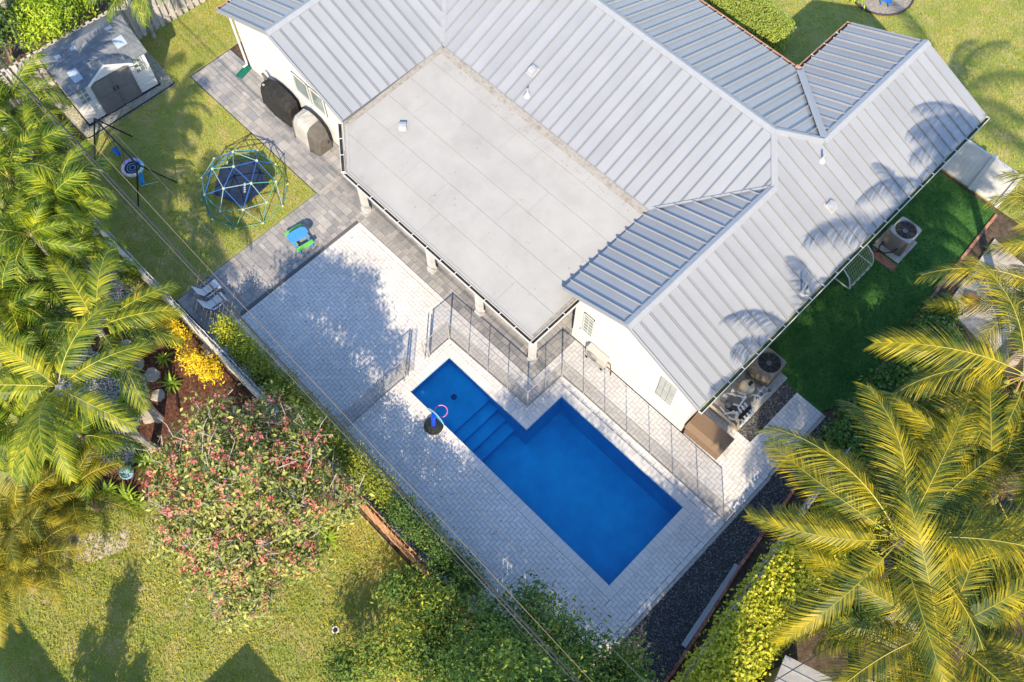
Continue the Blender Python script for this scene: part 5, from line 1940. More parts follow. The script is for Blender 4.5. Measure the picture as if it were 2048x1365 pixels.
CO = [frond_mesh('coconut_frond', 4.1, e0, e1, 80, .92, .035, PCO, PCR, fwd=1.0, ragged=.2, droop=dr, vee=.2, bend=bd, seed=k) for k, (e0, e1, dr, bd) in enumerate(((32, -38, .85, .12), (24, -48, 1.1, -.2), (42, -28, .7, .25), (15, -55, 1.3, -.1), (52, -12, .6, .08), (28, -42, .95, -.28)))]
AD = [frond_mesh('adonidia_frond', 2.5, e0, e1, 36, .62, .052, PXD, PAR, fwd=.8, droop=dr, vee=.25, bend=bd, seed=20 + k, petiole=.10) for k, (e0, e1, dr, bd) in enumerate(((30, -55, .8, .15), (20, -60, 1.0, -.1), (42, -40, .7, .1), (10, -65, 1.2, 0)))]
AR = [frond_mesh('areca_frond', 1.8, e0, e1, 34, .52, .038, PAD, PAR, fwd=.9, droop=dr, vee=.3, bend=bd, seed=30 + k, petiole=.14, ragged=.3) for k, (e0, e1, dr, bd) in enumerate(((48, -60, 1.0, .2), (32, -70, 1.2, -.2), (60, -45, .9, .1), (20, -75, 1.4, .1)))]
GO = [frond_mesh('date_frond', 1.9, e0, e1, 40, .36, .028, PGO, PAR, fwd=.7, droop=dr, vee=.2, bend=bd, seed=40 + k, petiole=.08) for k, (e0, e1, dr, bd) in enumerate(((40, -45, .45, .1), (25, -50, .5, -.15), (55, -25, .4, .1)))]

def low(az, n, seed):
    return ringaz(n, (-42, -22), .3, seed=seed)


def arcaz(n, pit, half=95, mid=45, seed=0):
    r_ = random.Random(seed)
    return [(R(mid + (2 * (i + .5) / n - 1) * half) + r_.uniform(-.2, .2), r_.uniform(*pit)) for i in range(n)]


DEADC = LG('dead_frond_leaf', [(.16, .10, .05), (.26, .17, .09), (.36, .26, .15)], trans=.15)
CDEAD = [frond_mesh('dead_frond', 3.2, -25, -75, 60, .6, .028, DEADC, BARKD, fwd=.9, droop=1.6, vee=0, bend=.3, seed=77, ragged=.4)]


def dress(t, n, seed):
    """old hanging fronds, fruit stalks and nuts below the crown"""
    r_ = random.Random(seed)
    tr_ = [c_ for c_ in t.children if c_.name.startswith('frond')][0]
    top = Vector(tr_.location)
    top.z -= .12
    for i in range(n):
        o = bpy.data.objects.new('dead_frond', CDEAD[0])
        COL.objects.link(o)
        o.parent = t
        o.location = top
        s_ = r_.uniform(.6, .9)
        o.scale = (s_, s_, s_)
        o.rotation_euler = (r_.uniform(-.5, .5), r_.uniform(-.1, .25), r_.uniform(0, 6.28))
    for i in range(6):
        a = r_.uniform(0, 6.28)
        q = Vector((math.cos(a) * .26, math.sin(a) * .26, -.18 - r_.uniform(0, .2))) + top
        MB().lathe([(.01, -.12), (.075, -.09), (.10, -.01), (.09, .06), (.03, .11)], c=q, k=10).build('coconut', plain('green_nut', (.26, .26, .05)), t, local=True, smooth=True)
        MB().tube([top + Vector((0, 0, .1)), (top + q) / 2 + Vector((0, 0, .12)), q + Vector((0, 0, .1))], .012, 5).build('fruit_stalk', plain('stalk_orange', (.50, .30, .06)), t, local=True)


grp = 'coconut palms in the right-hand garden'
c = P(1878, 1268, 6.2)
dress(palm('coconut_palm', 'coconut palm in the lower right corner with widest yellow fronds', (c.x + .5, c.y - .2, 0), c, CO,
     az_to(c, [(1559, 1051, 0), (1625, 1249, -6), (1700, 1365, -8), (1990, 1230, -5), (1800, 1000, 14), (2048, 1120, 4), (1880, 1420, 0), (2040, 1365, 0)]) + arcaz(8, (-35, 25), 120, 20, 3) + ringaz(9, (-48, -22), .3, .2, 31), BARKC, .17, .12, grp, seed=4, roll=.5, scale=(.82, 1.02)), 3, 1)
c = P(1800, 1080, 6.6)
dress(palm('coconut_palm', 'coconut palm reaching over the black gravel with leftmost fronds', (c.x + .9, c.y + .5, 0), c, CO,
     az_to(c, [(1590, 890, 0), (1450, 1062, -4), (1725, 810, 6), (1885, 990, 12), (1960, 1100, 0), (1620, 960, -12), (1900, 900, 5), (1700, 1180, -22)]) + arcaz(7, (-38, 10), 110, 45, 5) + ringaz(9, (-48, -24), .3, .6, 32), BARKC, .17, .12, grp, seed=6, roll=.5, scale=(.82, 1.0)), 3, 2)
c = P(2052, 752, 7.0)
dress(palm('coconut_palm', 'upper leaning coconut palm whose brown trunk crosses the clipped groundcover', tuple(P(1868, 826, 0)), c, CO,
     az_to(c, [(1770, 768, -10), (1900, 800, -28), (1900, 700, -5), (2000, 900, -10), (1980, 660, -8)]) + arcaz(8, (-25, 30), 90, 45, 7), BARKC, .19, .13, grp, seed=8, roll=.5, scale=(.75, .95)), 2, 3)
c = P(2090, 838, 6.6)
dress(palm('coconut_palm', 'lower leaning coconut palm whose grey trunk crosses the clipped groundcover', tuple(P(1858, 932, 0)), c, CO,
     az_to(c, [(1800, 884, -12), (1940, 990, -15), (1985, 1000, 0), (2000, 820, 0)]) + arcaz(8, (-25, 30), 90, 45, 9), BARKC, .19, .13, grp, seed=10, roll=.5, scale=(.75, .95)), 2, 4)
c = P(2095, 585, 6.8)
dress(palm('coconut_palm', 'coconut palm at the right edge above the pale stone patio', (c.x + .6, c.y + .2, 0), c, CO,
     az_to(c, [(1815, 520, -8), (1875, 612, -14), (1960, 680, -10)]) + arcaz(8, (-25, 30), 80, 50, 11), BARKC, .17, .12, grp, seed=12, roll=.5, scale=(.70, .86)), 2, 5)
c = P(2260, 470, 7.2)
dress(palm('coconut_palm', 'coconut palm just outside the right edge by the white vinyl fence', (c.x + .5, c.y, 0), c, CO, az_to(c, [(2040, 400, -4), (2060, 480, -14), (2010, 430, 6)]) + ringaz(12, (-30, 35), .3, .3, 43), BARKC, .17, .12, grp, seed=44, roll=.5, scale=(.8, 1.0)), 2, 9)
c = P(1985, 985, 6.4)
dress(palm('coconut_palm', 'coconut palm between the leaning trunks and the lower right corner', (c.x + .5, c.y + .2, 0), c, CO, az_to(c, [(1790, 960, -8), (1880, 880, 0), (1900, 1090, -14), (2040, 900, 5)]) + ringaz(10, (-40, 25), .3, .3, 53), BARKC, .17, .12, grp, seed=54, roll=.5, scale=(.78, .98)), 2, 12)
c = P(2100, 1080, 5.2)
dress(palm('coconut_palm', 'coconut palm at the right edge between two larger palms', (c.x + .4, c.y, 0), c, CO, az_to(c, [(1930, 1040, 0), (1990, 1150, -5), (2010, 980, 6)]) + arcaz(9, (-25, 30), 100, 45, 13), BARKC, .17, .12, grp, seed=14, roll=.5, scale=(.75, .95)), 2, 6)

grp = 'feather palms in the left-hand garden'
c = P(116, 775, 5.3)
palm('feather_palm', 'tallest left palm with pale curved trunk and wide drooping fronds', tuple(P(308, 899, 0)), c, AD,
     az_to(c, [(108, 1010, -6), (30, 905, -4), (300, 880, -4), (0, 690, 0), (190, 690, 16), (60, 780, 10), (120, 880, 20)]) + ringaz(3, (20, 40), .3, 1.0, 15), BARKP, .13, .09, grp, seed=16, scale=(1.0, 1.15))
c = P(195, 655, 4.9)
palm('feather_palm', 'left palm behind the tallest one with a frond touching the fence', tuple(P(318, 838, 0)), c, AD,
     az_to(c, [(400, 618, 0), (290, 655, -6), (225, 560, 4), (100, 640, 0), (150, 560, 12), (240, 720, -10), (130, 720, -6), (320, 580, 6)]), BARKP, .12, .08, grp, seed=18, scale=(.9, 1.1))
spots = [(70, 300, 4.7, 'fullest lime green areca clump beside the swing frame'), (122, 400, 5.0, 'areca palm overhanging the grey fence towards the swings'), (62, 470, 5.2, 'areca palm at the left edge below the fullest clump'),
         (150, 515, 3.6, 'areca palm drooping over white pebbles behind the fence'), (18, 610, 4.0, 'areca palm cut off by the left edge above the tallest palm'), (30, 215, 4.8, 'areca palm at the left edge beside the shed'),
         (20, 360, 5.2, 'dense areca palm at the left edge in the middle of the clumps'), (120, 460, 3.8, 'central areca palm in the lime green mass'), (60, 560, 3.6, 'areca palm between left edge and the fence frond palm'), (15, 730, 3.4, 'areca palm at the left edge beside the tallest palm'), (70, 660, 3.0, 'shaded areca palm under the tallest palm'), (35, 850, 3.0, 'areca palm at the left edge under the tallest palm fronds'), (165, 880, 2.0, 'low areca palm beside the curved pale trunk')]
for k, (px, py, z, lab) in enumerate(spots):
    c = P(px, py, z)
    palm('areca_palm', lab, (c.x, c.y, 0), c, AR, ringaz(14, (-38, 25), .25, k * .7, 50 + k) + ringaz(6, (10, 55), .4, k, 70 + k), BARKP, .07, .05, 'lime green areca palms along the left edge', seed=20 + k, scale=(.8, 1.2), roll=.8)
for k, (px, py, z, lab) in enumerate(((52, 1030, 2.2, 'golden date palm below the tallest left palm'), (10, 1150, 1.8, 'golden date palm at the lower left edge'), (150, 985, 1.6, 'small dark date palm beside the blue flower pot'), (80, 1110, 1.8, 'low golden date palm next to the bare soil path'))):
    c = P(px, py, z)
    palm('date_palm', lab, (c.x, c.y, 0), c, GO, ringaz(13, (-30, 30), .25, k, 90 + k) + ringaz(5, (30, 55), .4, k, 95 + k), BARKD, .10, .09, 'date palms in the lower left corner', seed=40 + k, scale=(.85, 1.15))
c = P(75, 205, 1.5)
palm('areca_palm', 'small dark palm left of the storage shed', (c.x, c.y, 0), c, AR, ringaz(11, (-30, 35), .25, 0, 120), BARKP, .05, .04, 'lime green areca palms along the left edge', seed=60, scale=(.55, .75))
c = P(272, -25, 2.9)
palm('areca_palm', 'palm behind the back fence with one frond hanging over it', (c.x - .6, c.y, 0), c, AR, az_to(c, [(278, 60, -15), (230, 20, 0), (320, 10, 0)]) + ringaz(6, (0, 40), .3, 0, 121), BARKP, .07, .05, 'lime green areca palms along the left edge', seed=61, scale=(.9, 1.1))
c = P(-8, -90, 5.2)
palm('feather_palm', 'bare pale palm trunk in the top left corner', tuple(P(46, 92, 0)), c, AD, ringaz(8, (-20, 30), .3, 0, 122), BARKP, .12, .10, grp, seed=62)

# leafy trees behind the back fence
for (x, y, h, r, lab) in ((-19.7, .0, 2.3, 1.15, 'bright green leafy shrub behind the shed fence'), (-20.2, 1.9, 2.2, 1.0, 'leafy shrub touching the back fence right of the brightest one'), (-20.6, -1.6, 2.2, 1.2, 'dark leafy shrub behind the fence corner near the pale trunk'), (-21.5, .9, 3.2, 1.4, 'tallest leafy shrub at the top left edge')):
    shrub('leafy_shrub', lab, 'shrub', (x, y, 0), [(x, y, h * .55, r, r, h * .45, 46), (x + .3, y + .3, h * .85, r * .7, r * .7, h * .25, 26)], L_LUSH if 'dark' not in lab else L_DARK, per=46, spread=.2, leaf=.17, asp=.36, group='leafy shrubs behind the back fence', trunk_r=.06)

# hedges
def hedge(name, label, poly, z0, z1, m, n, leaf, asp, jit=.12, dense=1.0):
    t = thing(name, label, 'hedge', (sum(p[0] for p in poly) / len(poly), sum(p[1] for p in poly) / len(poly), 0))
    MB().prism([(t.location.x + (x - t.location.x) * .86, t.location.y + (y - t.location.y) * .86) for x, y in poly], .0, z1 - .14).build('twig_core', plain('hedge_core', (.05, .055, .02), rough=.95, var=.4), t)
    x, y = pts_in(poly, n)
    zt = z1 + rng.normal(0, jit, len(x)) * .5 + .10 * np.sin(x * 3.1 + y * 2.3) * jit * 6
    pts = np.stack([x, y, zt], -1)
    nr = np.tile(np.array([[0, 0, 1.0]]), (len(x), 1))
    # sides
    per = []
    k = len(poly)
    for i in range(k):
        a, b_ = np.array(poly[i]), np.array(poly[(i + 1) % k])
        L_ = np.linalg.norm(b_ - a)
        q = int(n * .35 * L_ / sum(np.linalg.norm(np.array(poly[j]) - np.array(poly[(j + 1) % k])) for j in range(k)) * 2)
        f = rng.uniform(0, 1, q)[:, None]
        nn_ = np.array([(b_ - a)[1], -(b_ - a)[0]]) / L_
        xy = a + (b_ - a) * f + nn_ * rng.normal(0, jit, (q, 1))
        pts = np.concatenate([pts, np.concatenate([xy, rng.uniform(z0, z1, (q, 1))], 1)])
        nr = np.concatenate([nr, np.tile(np.array([[nn_[0], nn_[1], .5]]), (q, 1))])
    lvs('foliage', m, pts, nr, leaf, asp, t, jitter=.55)
    return t


hedge('clipped_hedge', 'bright yellow green hedge behind the board fence at bottom right', [(11.95, -2.2), (13.1, -2.2), (12.95, 1.2), (12.75, 3.6), (11.35, 4.1), (11.55, 1.2)], .1, 1.95, L_BRI, 8200, .13, .62)
hedge('clipped_hedge', 'dark glossy hedge beside the red bricks and turf', [(10.35, 7.6), (11.5, 7.6), (11.4, 10.6), (11.2, 12.9), (10.2, 12.9), (10.25, 10.2)], .1, 1.55, LG('leaf_glossy_dark', [(.03, .085, .02), (.055, .13, .028), (.10, .19, .035), (.22, .28, .05)], rough=.3), 6200, .15, .6, jit=.16)
hedge('clipped_hedge', 'clipped square hedge on the front lawn beyond the roof valley', [(-6.5, 18.45), (-1.0, 18.6), (-.3, 19.2), (-.4, 19.9), (-1.8, 20.1), (-6.5, 20.1)], .05, 1.05, LG('leaf_box_hedge', [(.16, .24, .03), (.25, .33, .045), (.34, .40, .07), (.42, .44, .10)]), 12000, .07, .6, jit=.05)
GC = LG('leaf_groundcover', [(.20, .25, .02), (.34, .38, .025), (.48, .48, .04), (.58, .54, .08)])
hedge('groundcover', 'clipped lime groundcover mound between the two leaning palm trunks', [(11.9, 8.9), (13.2, 9.4), (14.3, 10.6), (13.9, 12.4), (12.6, 12.2), (11.7, 10.8)], .0, .55, GC, 9000, .09, .6, jit=.05)
hedge('groundcover', 'clipped lime groundcover below the lower leaning trunk', [(13.0, 6.0), (14.6, 6.4), (15.4, 8.6), (14.6, 9.6), (13.4, 8.4)], .0, .5, GC, 7000, .09, .6, jit=.05)
hedge('groundcover', 'lime groundcover strip under the leftmost coconut fronds', [(11.5, 4.3), (12.6, 4.0), (13.2, 5.6), (12.6, 7.6), (11.4, 7.4)], .0, .9, GC, 6000, .10, .6, jit=.1)

hedge('groundcover', 'dark low planting between brick edging and pale stone patio', [(9.95, 13.0), (11.2, 13.0), (10.6, 14.5), (9.95, 14.5)], .0, .5, L_DARK, 2600, .13, .5, jit=.1)
hedge('groundcover', 'dark green planting under the palm at the right edge', [(14.6, 6.2), (16.6, 6.0), (17.4, 9.5), (15.6, 9.8)], .0, .7, L_HEDM, 5200, .14, .5, jit=.15)
hedge('groundcover', 'shaded planting between the two lower right palms', [(13.2, 3.9), (14.4, 3.4), (14.5, 5.6), (13.4, 5.9)], .0, .6, L_DARK, 3600, .13, .5, jit=.12)

# crotons and small plants in the left bed
for (px, py, z, r, lab) in ((352, 672, .7, .42, 'golden croton shrub nearest the fence top'), (388, 722, .7, .40, 'bright yellow croton beside the mulch'), (418, 742, .6, .34, 'yellow croton nearest the pink flowers'), (262, 556, .6, .36, 'olive gold croton behind the grey fence'), (322, 640, .6, .34, 'orange gold croton under the palm frond')):
    p = P(px, py, z)
    shrub('croton', lab, 'shrub', (p.x, p.y, 0), [(p.x, p.y, z, r, r, .5, 22)], L_CROT if px > 300 else L_HEDM, per=34, spread=.11, leaf=.13, asp=.32, group='golden croton shrubs in the mulch bed', trunk_r=.02)
LILY = LG('leaf_strap', [(.10, .20, .02), (.22, .34, .03), (.40, .48, .05)])


def strap_plant(px, py, lab, n=26, L_=.55, z0=0.0, m=LILY, grp='strap leaved plants near the pink tree', name='strap_plant'):
    p = P(px, py, z0)
    t = thing(name, lab, 'plant', tuple(p), group=grp)
    for i in range(n):
        a = 2 * math.pi * i / n + random.uniform(-.2, .2)
        l = L_ * random.uniform(.6, 1.1)
        e0 = random.uniform(.5, 1.2)
        mb = MB()
        q = Vector((0, 0, .02))
        prev = None
        for j in range(5):
            f = j / 4
            w_ = .035 * (1, 1.1, .9, .6, .05)[j]
            sd = Vector((-math.sin(a), math.cos(a), 0)) * w_
            cur = (q - sd, q + sd)
            if prev:
                mb.poly([prev[0], prev[1], cur[1], cur[0]])
            prev = cur
            el = e0 - f * 1.5
            q = q + Vector((math.cos(a) * math.cos(el), math.sin(a) * math.cos(el), math.sin(el))) * (l / 4)
        mb.build('leaf', m, t, local=True)
    return t


strap_plant(298, 930, 'large strap leaved plant between blue pot and pink tree', 30, .75)
strap_plant(255, 1000, 'strap leaved plant below the blue pot', 26, .65)
strap_plant(218, 985, 'narrow strap leaved plant left of the blue pot', 20, .5)
strap_plant(270, 1010, 'lowest strap leaved plant beside the bare path', 22, .6)
strap_plant(250, 805, 'grey green strap plant beside the leaning pale trunk', 20, .45)
strap_plant(330, 720, 'strap plant in the red mulch below the crotons', 18, .45)
strap_plant(285, 690, 'strap plant between stepping stones and dark mulch', 18, .5)
strap_plant(345, 770, 'strap plant at the mulch edge beside pink flowers', 18, .5)
strap_plant(655, 1080, 'strap plant under the right edge of the pink tree', 20, .6)
strap_plant(450, 1190, 'yellowish strap plant under the lower edge of the pink tree', 20, .6)
strap_plant(640, 1040, 'spiky plant under the pink tree facing the orange fence', 20, .55)


def pot(px, py, lab, m, r=.20, h=.26, plant=True):
    p = P(px, py, 0)
    t = thing('flower_pot', lab, 'flower pot', tuple(p), group='flower pots in the left bed')
    MB().lathe([(r * .65, 0), (r * .95, h * .8), (r * 1.08, h * .82), (r * 1.08, h), (r * .93, h), (r * .9, h * .85), (0, h * .84)], k=20).build('pot', m, t, local=True)
    for i in range(14):
        a = random.uniform(0, 6.28)
        q = Vector((math.cos(a) * r * .4, math.sin(a) * r * .4, h * .85))
        d = Vector((math.cos(a), math.sin(a), 1.1)).normalized()
        sd = Vector((-math.sin(a), math.cos(a), 0)) * .02
        MB().poly([q - sd, q + sd, q + d * .16 + sd, q + d * .16 - sd]).poly([q + d * .16 - sd, q + d * .16 + sd, q + d * .24 + Vector((math.cos(a), math.sin(a), 0)) * .05]).build('leaf', LILY, t, local=True)
    return t


pot(259, 950, 'pale blue glazed pot on the lower path', plain('pot_blue', (.30, .48, .68), rough=.3))
pot(268, 716, 'terracotta pot standing on a pale stepping stone', plain('pot_terra', (.50, .24, .14)))
pot(243, 751, 'dark pot beside the palm trunk', plain('pot_dark', (.12, .10, .09)))
pot(262, 790, 'blue grey pot with trailing plant near the trunk', plain('pot_greyblue', (.25, .32, .38)), r=.17)
STN = mat('stepping_stone', [(.27, .23, .18), (.37, .33, .27), (.44, .39, .33)], scale=5, detail=7, rough=.9, bump=.4, bscale=25)
for k, (px, py, r, lab) in enumerate(((304, 750, .27, 'flat stepping stone in the middle of the red mulch'), (275, 728, .25, 'stepping stone under the terracotta pot'), (316, 790, .26, 'stepping stone nearest the pink flowers'), (300, 832, .30, 'boulder at the foot of the leaning palm trunk'), (421, 700, .30, 'grey boulder beside the fence and crotons'), (255, 690, .24, 'stepping stone half under a palm frond'))):
    p = P(px, py, .03)
    r_ = random.Random(k + 5)
    ring = []
    for i in range(11):
        a = 2 * math.pi * i / 11
        ring.append((p.x + r * r_.uniform(.7, 1.1) * math.cos(a), p.y + r * r_.uniform(.65, 1.05) * math.sin(a)))
    o = MB().prism(ring, -.03, .06 if 'boulder' not in lab else .16).build('stepping_stone', STN, bevel=.02)
    tag(o, lab, 'stone', 'stones in the mulch bed')
bed = [(-9.2, -3.72), (-2.6, -3.72), (-2.2, -5.6), (-3.2, -8.6), (-4.6, -9.4), (-6.2, -8.6), (-8.6, -6.2)]
sheet('mulch_bed', bed, -.010, MULCH)
gpoly = [(-8.6, -6.4), (-6.4, -5.6), (-5.6, -6.0), (-5.0, -7.0), (-4.2, -7.6), (-5.6, -8.9), (-8.4, -8.0)]
sheet('gravel_bed', gpoly, -.004, plain('grey_gravel_base', (.12, .115, .11), rough=.9))
pebbles('pebbles', gpoly, 5200, (.03, .08), WGR, z=-.004, label='grey white pebbles round the left palm trunks')
gp3 = [(-12.0, -3.75), (-9.3, -3.75), (-9.0, -4.8), (-11.8, -4.8)]
sheet('gravel_bed', gp3, -.006, MATS['grey_gravel_base'])
pebbles('pebbles', gp3, 3000, (.03, .08), WGR, z=-.006, label='white pebbles behind the grey fence under palms')
sheet('sand_path', [(-4.6, -12.2), (-3.4, -11.0), (-2.6, -10.2), (-2.2, -9.2), (-2.6, -8.9), (-3.1, -9.5), (-4.2, -10.6), (-5.4, -12.0)], -.021, mat('sandy_path', [(.34, .27, .20), (.48, .41, .33), (.58, .52, .45)], scale=5, detail=8, rough=.95, bump=.5, bscale=40))
# off-frame columnar shrub that throws the long shadow on the neighbouring lawn
cb = P(175, 1530, 0)
shrub('columnar_shrub', 'tall feathery shrub just below the picture throwing a long lawn shadow', 'shrub', (cb.x, cb.y, 0), [(cb.x, cb.y, 1.3, .5, .5, 1.2, 60), (cb.x + .3, cb.y - .3, 2.2, .25, .25, .9, 24), (cb.x - .35, cb.y + .25, 2.4, .25, .25, .9, 24), (cb.x + .1, cb.y + .1, 3.1, .22, .22, .8, 22), (cb.x - .5, cb.y - .5, 1.7, .25, .25, .8, 20), (cb.x + .6, cb.y + .5, 1.5, .25, .25, .7, 18)], L_DARK, per=34, spread=.13, leaf=.14, trunk_r=.06)

# ------------------------------------------------------------------ neighbours, street side, cables
NB = thing('neighbour_house', 'neighbouring house just below the picture, seen by its eave shadow', 'house', (6, -14, 0))
NR = plain('neighbour_shingle', (.22, .20, .18), rough=.9)


def hip(x0, x1, y0, y1, ze, zr, parent):
    mb = MB()
    cx0, cx1, cy = x0 + (y1 - y0) / 2, x1 - (y1 - y0) / 2, (y0 + y1) / 2
    a, b_, c, d = (x0, y0, ze), (x1, y0, ze), (x1, y1, ze), (x0, y1, ze)
    e, f = (min(cx0, cx1), cy, zr), (max(cx0, cx1), cy, zr)
    mb.poly([a, b_, f, e]); mb.poly([c, d, e, f]); mb.poly([d, a, e]); mb.poly([b_, c, f]); mb.poly([d, c, b_, a])
    return mb.build('roof', NR, parent)


hip(4.95, 16.5, -18.8, -11.2, 2.8, 4.3, NB)
hip(-.2, 4.9, -21.5, -15.4, 2.8, 4.0, NB)
MB().box((10.7, -15.0, 1.38), (10.6, 6.6, 2.8)).build('wall', STUCCO, NB)
MB().box((2.35, -18.5, 1.38), (4.2, 5.2, 2.8)).build('wall', STUCCO, NB)
MB().tube([(2.0, -17.0, 3.2), (2.0, -17.0, 4.3)], .12, 10).build('vent_pipe', VENT, NB)

# small shed roof in the lower right garden
rs = thing('garden_shed', 'small pale metal roofed shed at the bottom right edge', 'shed', (13.97, .90, 0), R(16))
MB().box((0, 0, 1.0), (1.0, 1.3, 2.0)).build('wall', STUCCO, rs, local=True)
mb = MB()
mb.poly([(-.62, -.82, 2.08), (.62, -.82, 2.28), (.62, .82, 2.28), (-.62, .82, 2.08)]).poly([(-.62, .82, 2.02), (.62, .82, 2.22), (.62, -.82, 2.22), (-.62, -.82, 2.02)])
for (a, b_) in (((-.62, -.82), (.62, -.82)), ((.62, -.82), (.62, .82)), ((.62, .82), (-.62, .82)), ((-.62, .82), (-.62, -.82))):
    za, zb = (2.08 if a[0] < 0 else 2.28), (2.08 if b_[0] < 0 else 2.28)
    mb.poly([(*a, za - .06), (*b_, zb - .06), (*b_, zb), (*a, za)])
mb.build('roof', plain('shed_roof_pale', (.34, .325, .305), rough=.6), rs, local=True)
for i in range(4):
    MB().bar((-.62, -.55 + .36 * i, 2.09), (.62, -.55 + .36 * i, 2.29), .03, .025).build('roof_rib', VENT, rs, local=True)

# pale stone patio under the far palm
struct(MB().prism([(10.3, 14.6), (12.6, 14.2), (13.0, 17.6), (10.0, 18.0)], -.05, .03).build('stone_patio', mat('pale_stone', [(.26, .22, .17), (.38, .33, .27), (.44, .39, .33)], scale=3, detail=8, rough=.9, bump=.3)))
struct(MB().prism([(14.6, 4.2), (15.6, 4.4), (15.9, 5.8), (15.0, 5.9)], -.05, .02).build('stone_patio', MATS['pale_stone']))
cb_ = thing('paving_stack', 'small stack of terracotta slabs on the pale stone patio', 'slabs', (10.75, 15.3, .03))
for i in range(3):
    MB().box((.02 * i, .03 * i, .04 + .07 * i), (.42, .34, .06), rz=.2 * i).build('slab', BR, cb_, local=True)
for (px, py, lab) in ((1617, 1260, 'fallen coconut beside the bright hedge'), (1975, 1300, 'fallen coconut under the lower right palm')):
    p = P(px, py, .1)
    o = MB().lathe([(.01, -.13), (.08, -.11), (.12, -.03), (.12, .04), (.07, .11), (.01, .14)], c=p, k=12).build('coconut', plain('coconut_husk', (.30, .20, .10)), smooth=True)
    tag(o, lab, 'coconut', 'fallen coconuts')

# planting bed with garden ornaments on the front lawn
bedp = []
cx, cy = .55, 24.6
for i in range(20):
    a = 2 * math.pi * i / 20
    bedp.append((cx + 1.25 * math.cos(a), cy + 1.25 * math.sin(a)))
struct(MB().prism(bedp, -.05, .03).build('planting_bed', mat('grey_mulch', [(.16, .14, .12), (.26, .23, .20), (.36, .33, .29)], scale=12, detail=8, rough=.95, bump=.6, bscale=40)))
rng_o = MB().tube([(cx + 1.27 * math.cos(2 * math.pi * i / 28), cy + 1.27 * math.sin(2 * math.pi * i / 28), .04) for i in range(29)], .04, 6, cap=False).build('bed_edging', plain('edging_dark', (.05, .04, .03)))
tag(rng_o, 'dark round edging of the bed on the front lawn', 'edging')
gc = thing('garden_chair', 'small blue chair in the bed on the front lawn', 'chair', tuple(P(1770, 8, 0)), R(20))
GB = plain('chair_blue', (.02, .14, .48), rough=.5)
MB().box((0, 0, .26), (.36, .36, .04)).build('seat', GB, gc, local=True)
MB().box((-.17, 0, .46), (.04, .36, .38), ry=-.2).build('backrest', GB, gc, local=True)
for (x, y) in ((-.15, -.15), (.15, -.15), (.15, .15), (-.15, .15)):
    MB().box((x, y, .12), (.04, .04, .26)).build('leg', GB, gc, local=True)
pl = P(1705, 2, 0)
shrub('bed_plant', 'grey green agave in the bed on the front lawn', 'plant', tuple(pl), [(pl.x, pl.y, .35, .3, .3, .3, 14)], L_LUSH, per=20, spread=.12, leaf=.25, asp=.2, trunk_r=.02)

# overhead cables
def cable(pts, z, r, m, lab, sag=.25):
    a, b_ = P(*pts[0], z), P(*pts[1], z)
    d = (b_ - a)
    a, b_ = a - d * .35, b_ + d * .35
    q = []
    for i in range(25):
        f = i / 24
        v = a.lerp(b_, f)
        v.z += sag * 4 * (f - .5) ** 2 - sag * .35
        q.append(v)
    o = MB().tube(q, r, 6).build('overhead_cable', m)
    return tag(o, lab, 'cable', 'overhead cables above the fence')


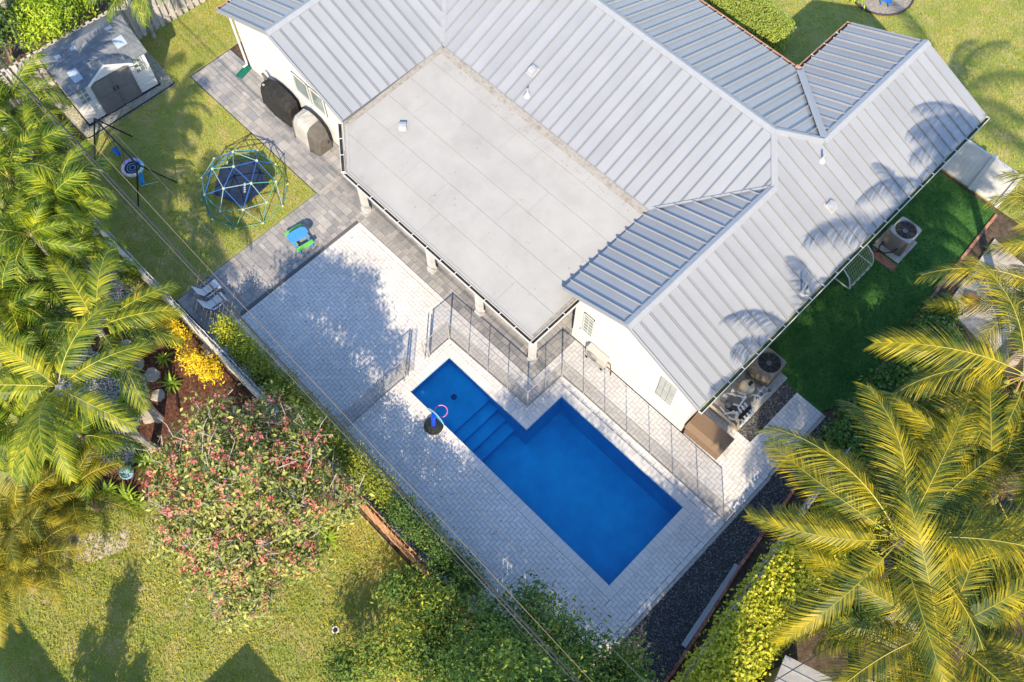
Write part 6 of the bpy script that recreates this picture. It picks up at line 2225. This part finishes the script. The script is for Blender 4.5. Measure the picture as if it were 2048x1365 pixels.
CBL = plain('cable_black', (.03, .032, .035), rough=.5)
CGR = plain('cable_grey', (.09, .092, .095), rough=.4)
CCO = plain('cable_copper', (.19, .15, .10), rough=.4)
cable([(0, 118), (1160, 1365)], 7.0, .024, CBL, 'thickest black overhead cable')
cable([(0, 128), (1150, 1365)], 6.9, .010, CGR, 'grey cable running tight beside the thickest black one')
cable([(0, 142), (1138, 1365)], 6.8, .008, CBL, 'thin black cable left of the thickest one')
cable([(0, 86), (1185, 1365)], 7.3, .007, CCO, 'copper coloured thin cable right of the thickest one')
cable([(40, 70), (1290, 1365)], 7.6, .005, CGR, 'rightmost hair thin overhead cable')
cable([(1545, 1365), (1700, 1270)], 4.0, .012, CBL, 'service cable over the small shed at bottom right', sag=.05)
# sprinkler head and lid on the neighbouring lawn
sp = thing('sprinkler_head', 'small round sprinkler ring on the sunny neighbouring lawn', 'sprinkler', tuple(P(671, 1260, 0)))
MB().tube([(.09 * math.cos(2 * math.pi * i / 16), .09 * math.sin(2 * math.pi * i / 16), .02) for i in range(17)], .022, 6, cap=False).build('ring', plain('sprinkler_white', (.6, .58, .54)), sp, local=True)
MB().lathe([(0, 0), (.05, 0), (.05, .03), (0, .04)], k=10).build('head', BLK, sp, local=True)

# dry leaves dropped on the deck, the flat roof and the lawns
DRY = mat('dry_leaf', [(.16, .10, .04), (.30, .19, .07), (.42, .30, .12)], scale=8, rnd=.8, rough=.8)


def litter(name, poly, n, z, lab, size=.06):
    x, y = pts_in(poly, n)
    zz = np.array([(z(a, b_) if callable(z) else z) for a, b_ in zip(x, y)])
    o = lvs(name, DRY, np.stack([x, y, zz + .012], -1), np.tile(np.array([[0, 0, 1.0]]), (len(x), 1)), size, .5, jitter=.25)
    return tag(o, lab, 'leaves', kind='stuff')


litter('fallen_leaves', [(-5.8, -2.6), (9.6, -2.6), (9.6, -.4), (-.4, -.4), (-5.8, 2.6)], 150, .004, 'dry leaves scattered over the pool deck')
litter('fallen_leaves', [(-7.2, 8.1), (2.0, 8.1), (2.0, 8.6), (-7.2, 8.6)], 110, lambda a, b_: zFl(a, b_) + .02, 'dry leaves gathered along the flat roof flashing', .05)
litter('fallen_leaves', [(-5.8, 3.3), (2.2, 3.3), (2.2, 8.0), (-7.0, 8.0), (-7.0, 4.6)], 45, lambda a, b_: zFl(a, b_) + .02, 'few dry leaves on the flat roof', .05)
litter('fallen_leaves', [(-1.5, -12.5), (8.0, -12.5), (8.0, -4.0), (-1.5, -4.0)], 260, .02, 'dry leaves lying on the neighbouring lawn', .08)
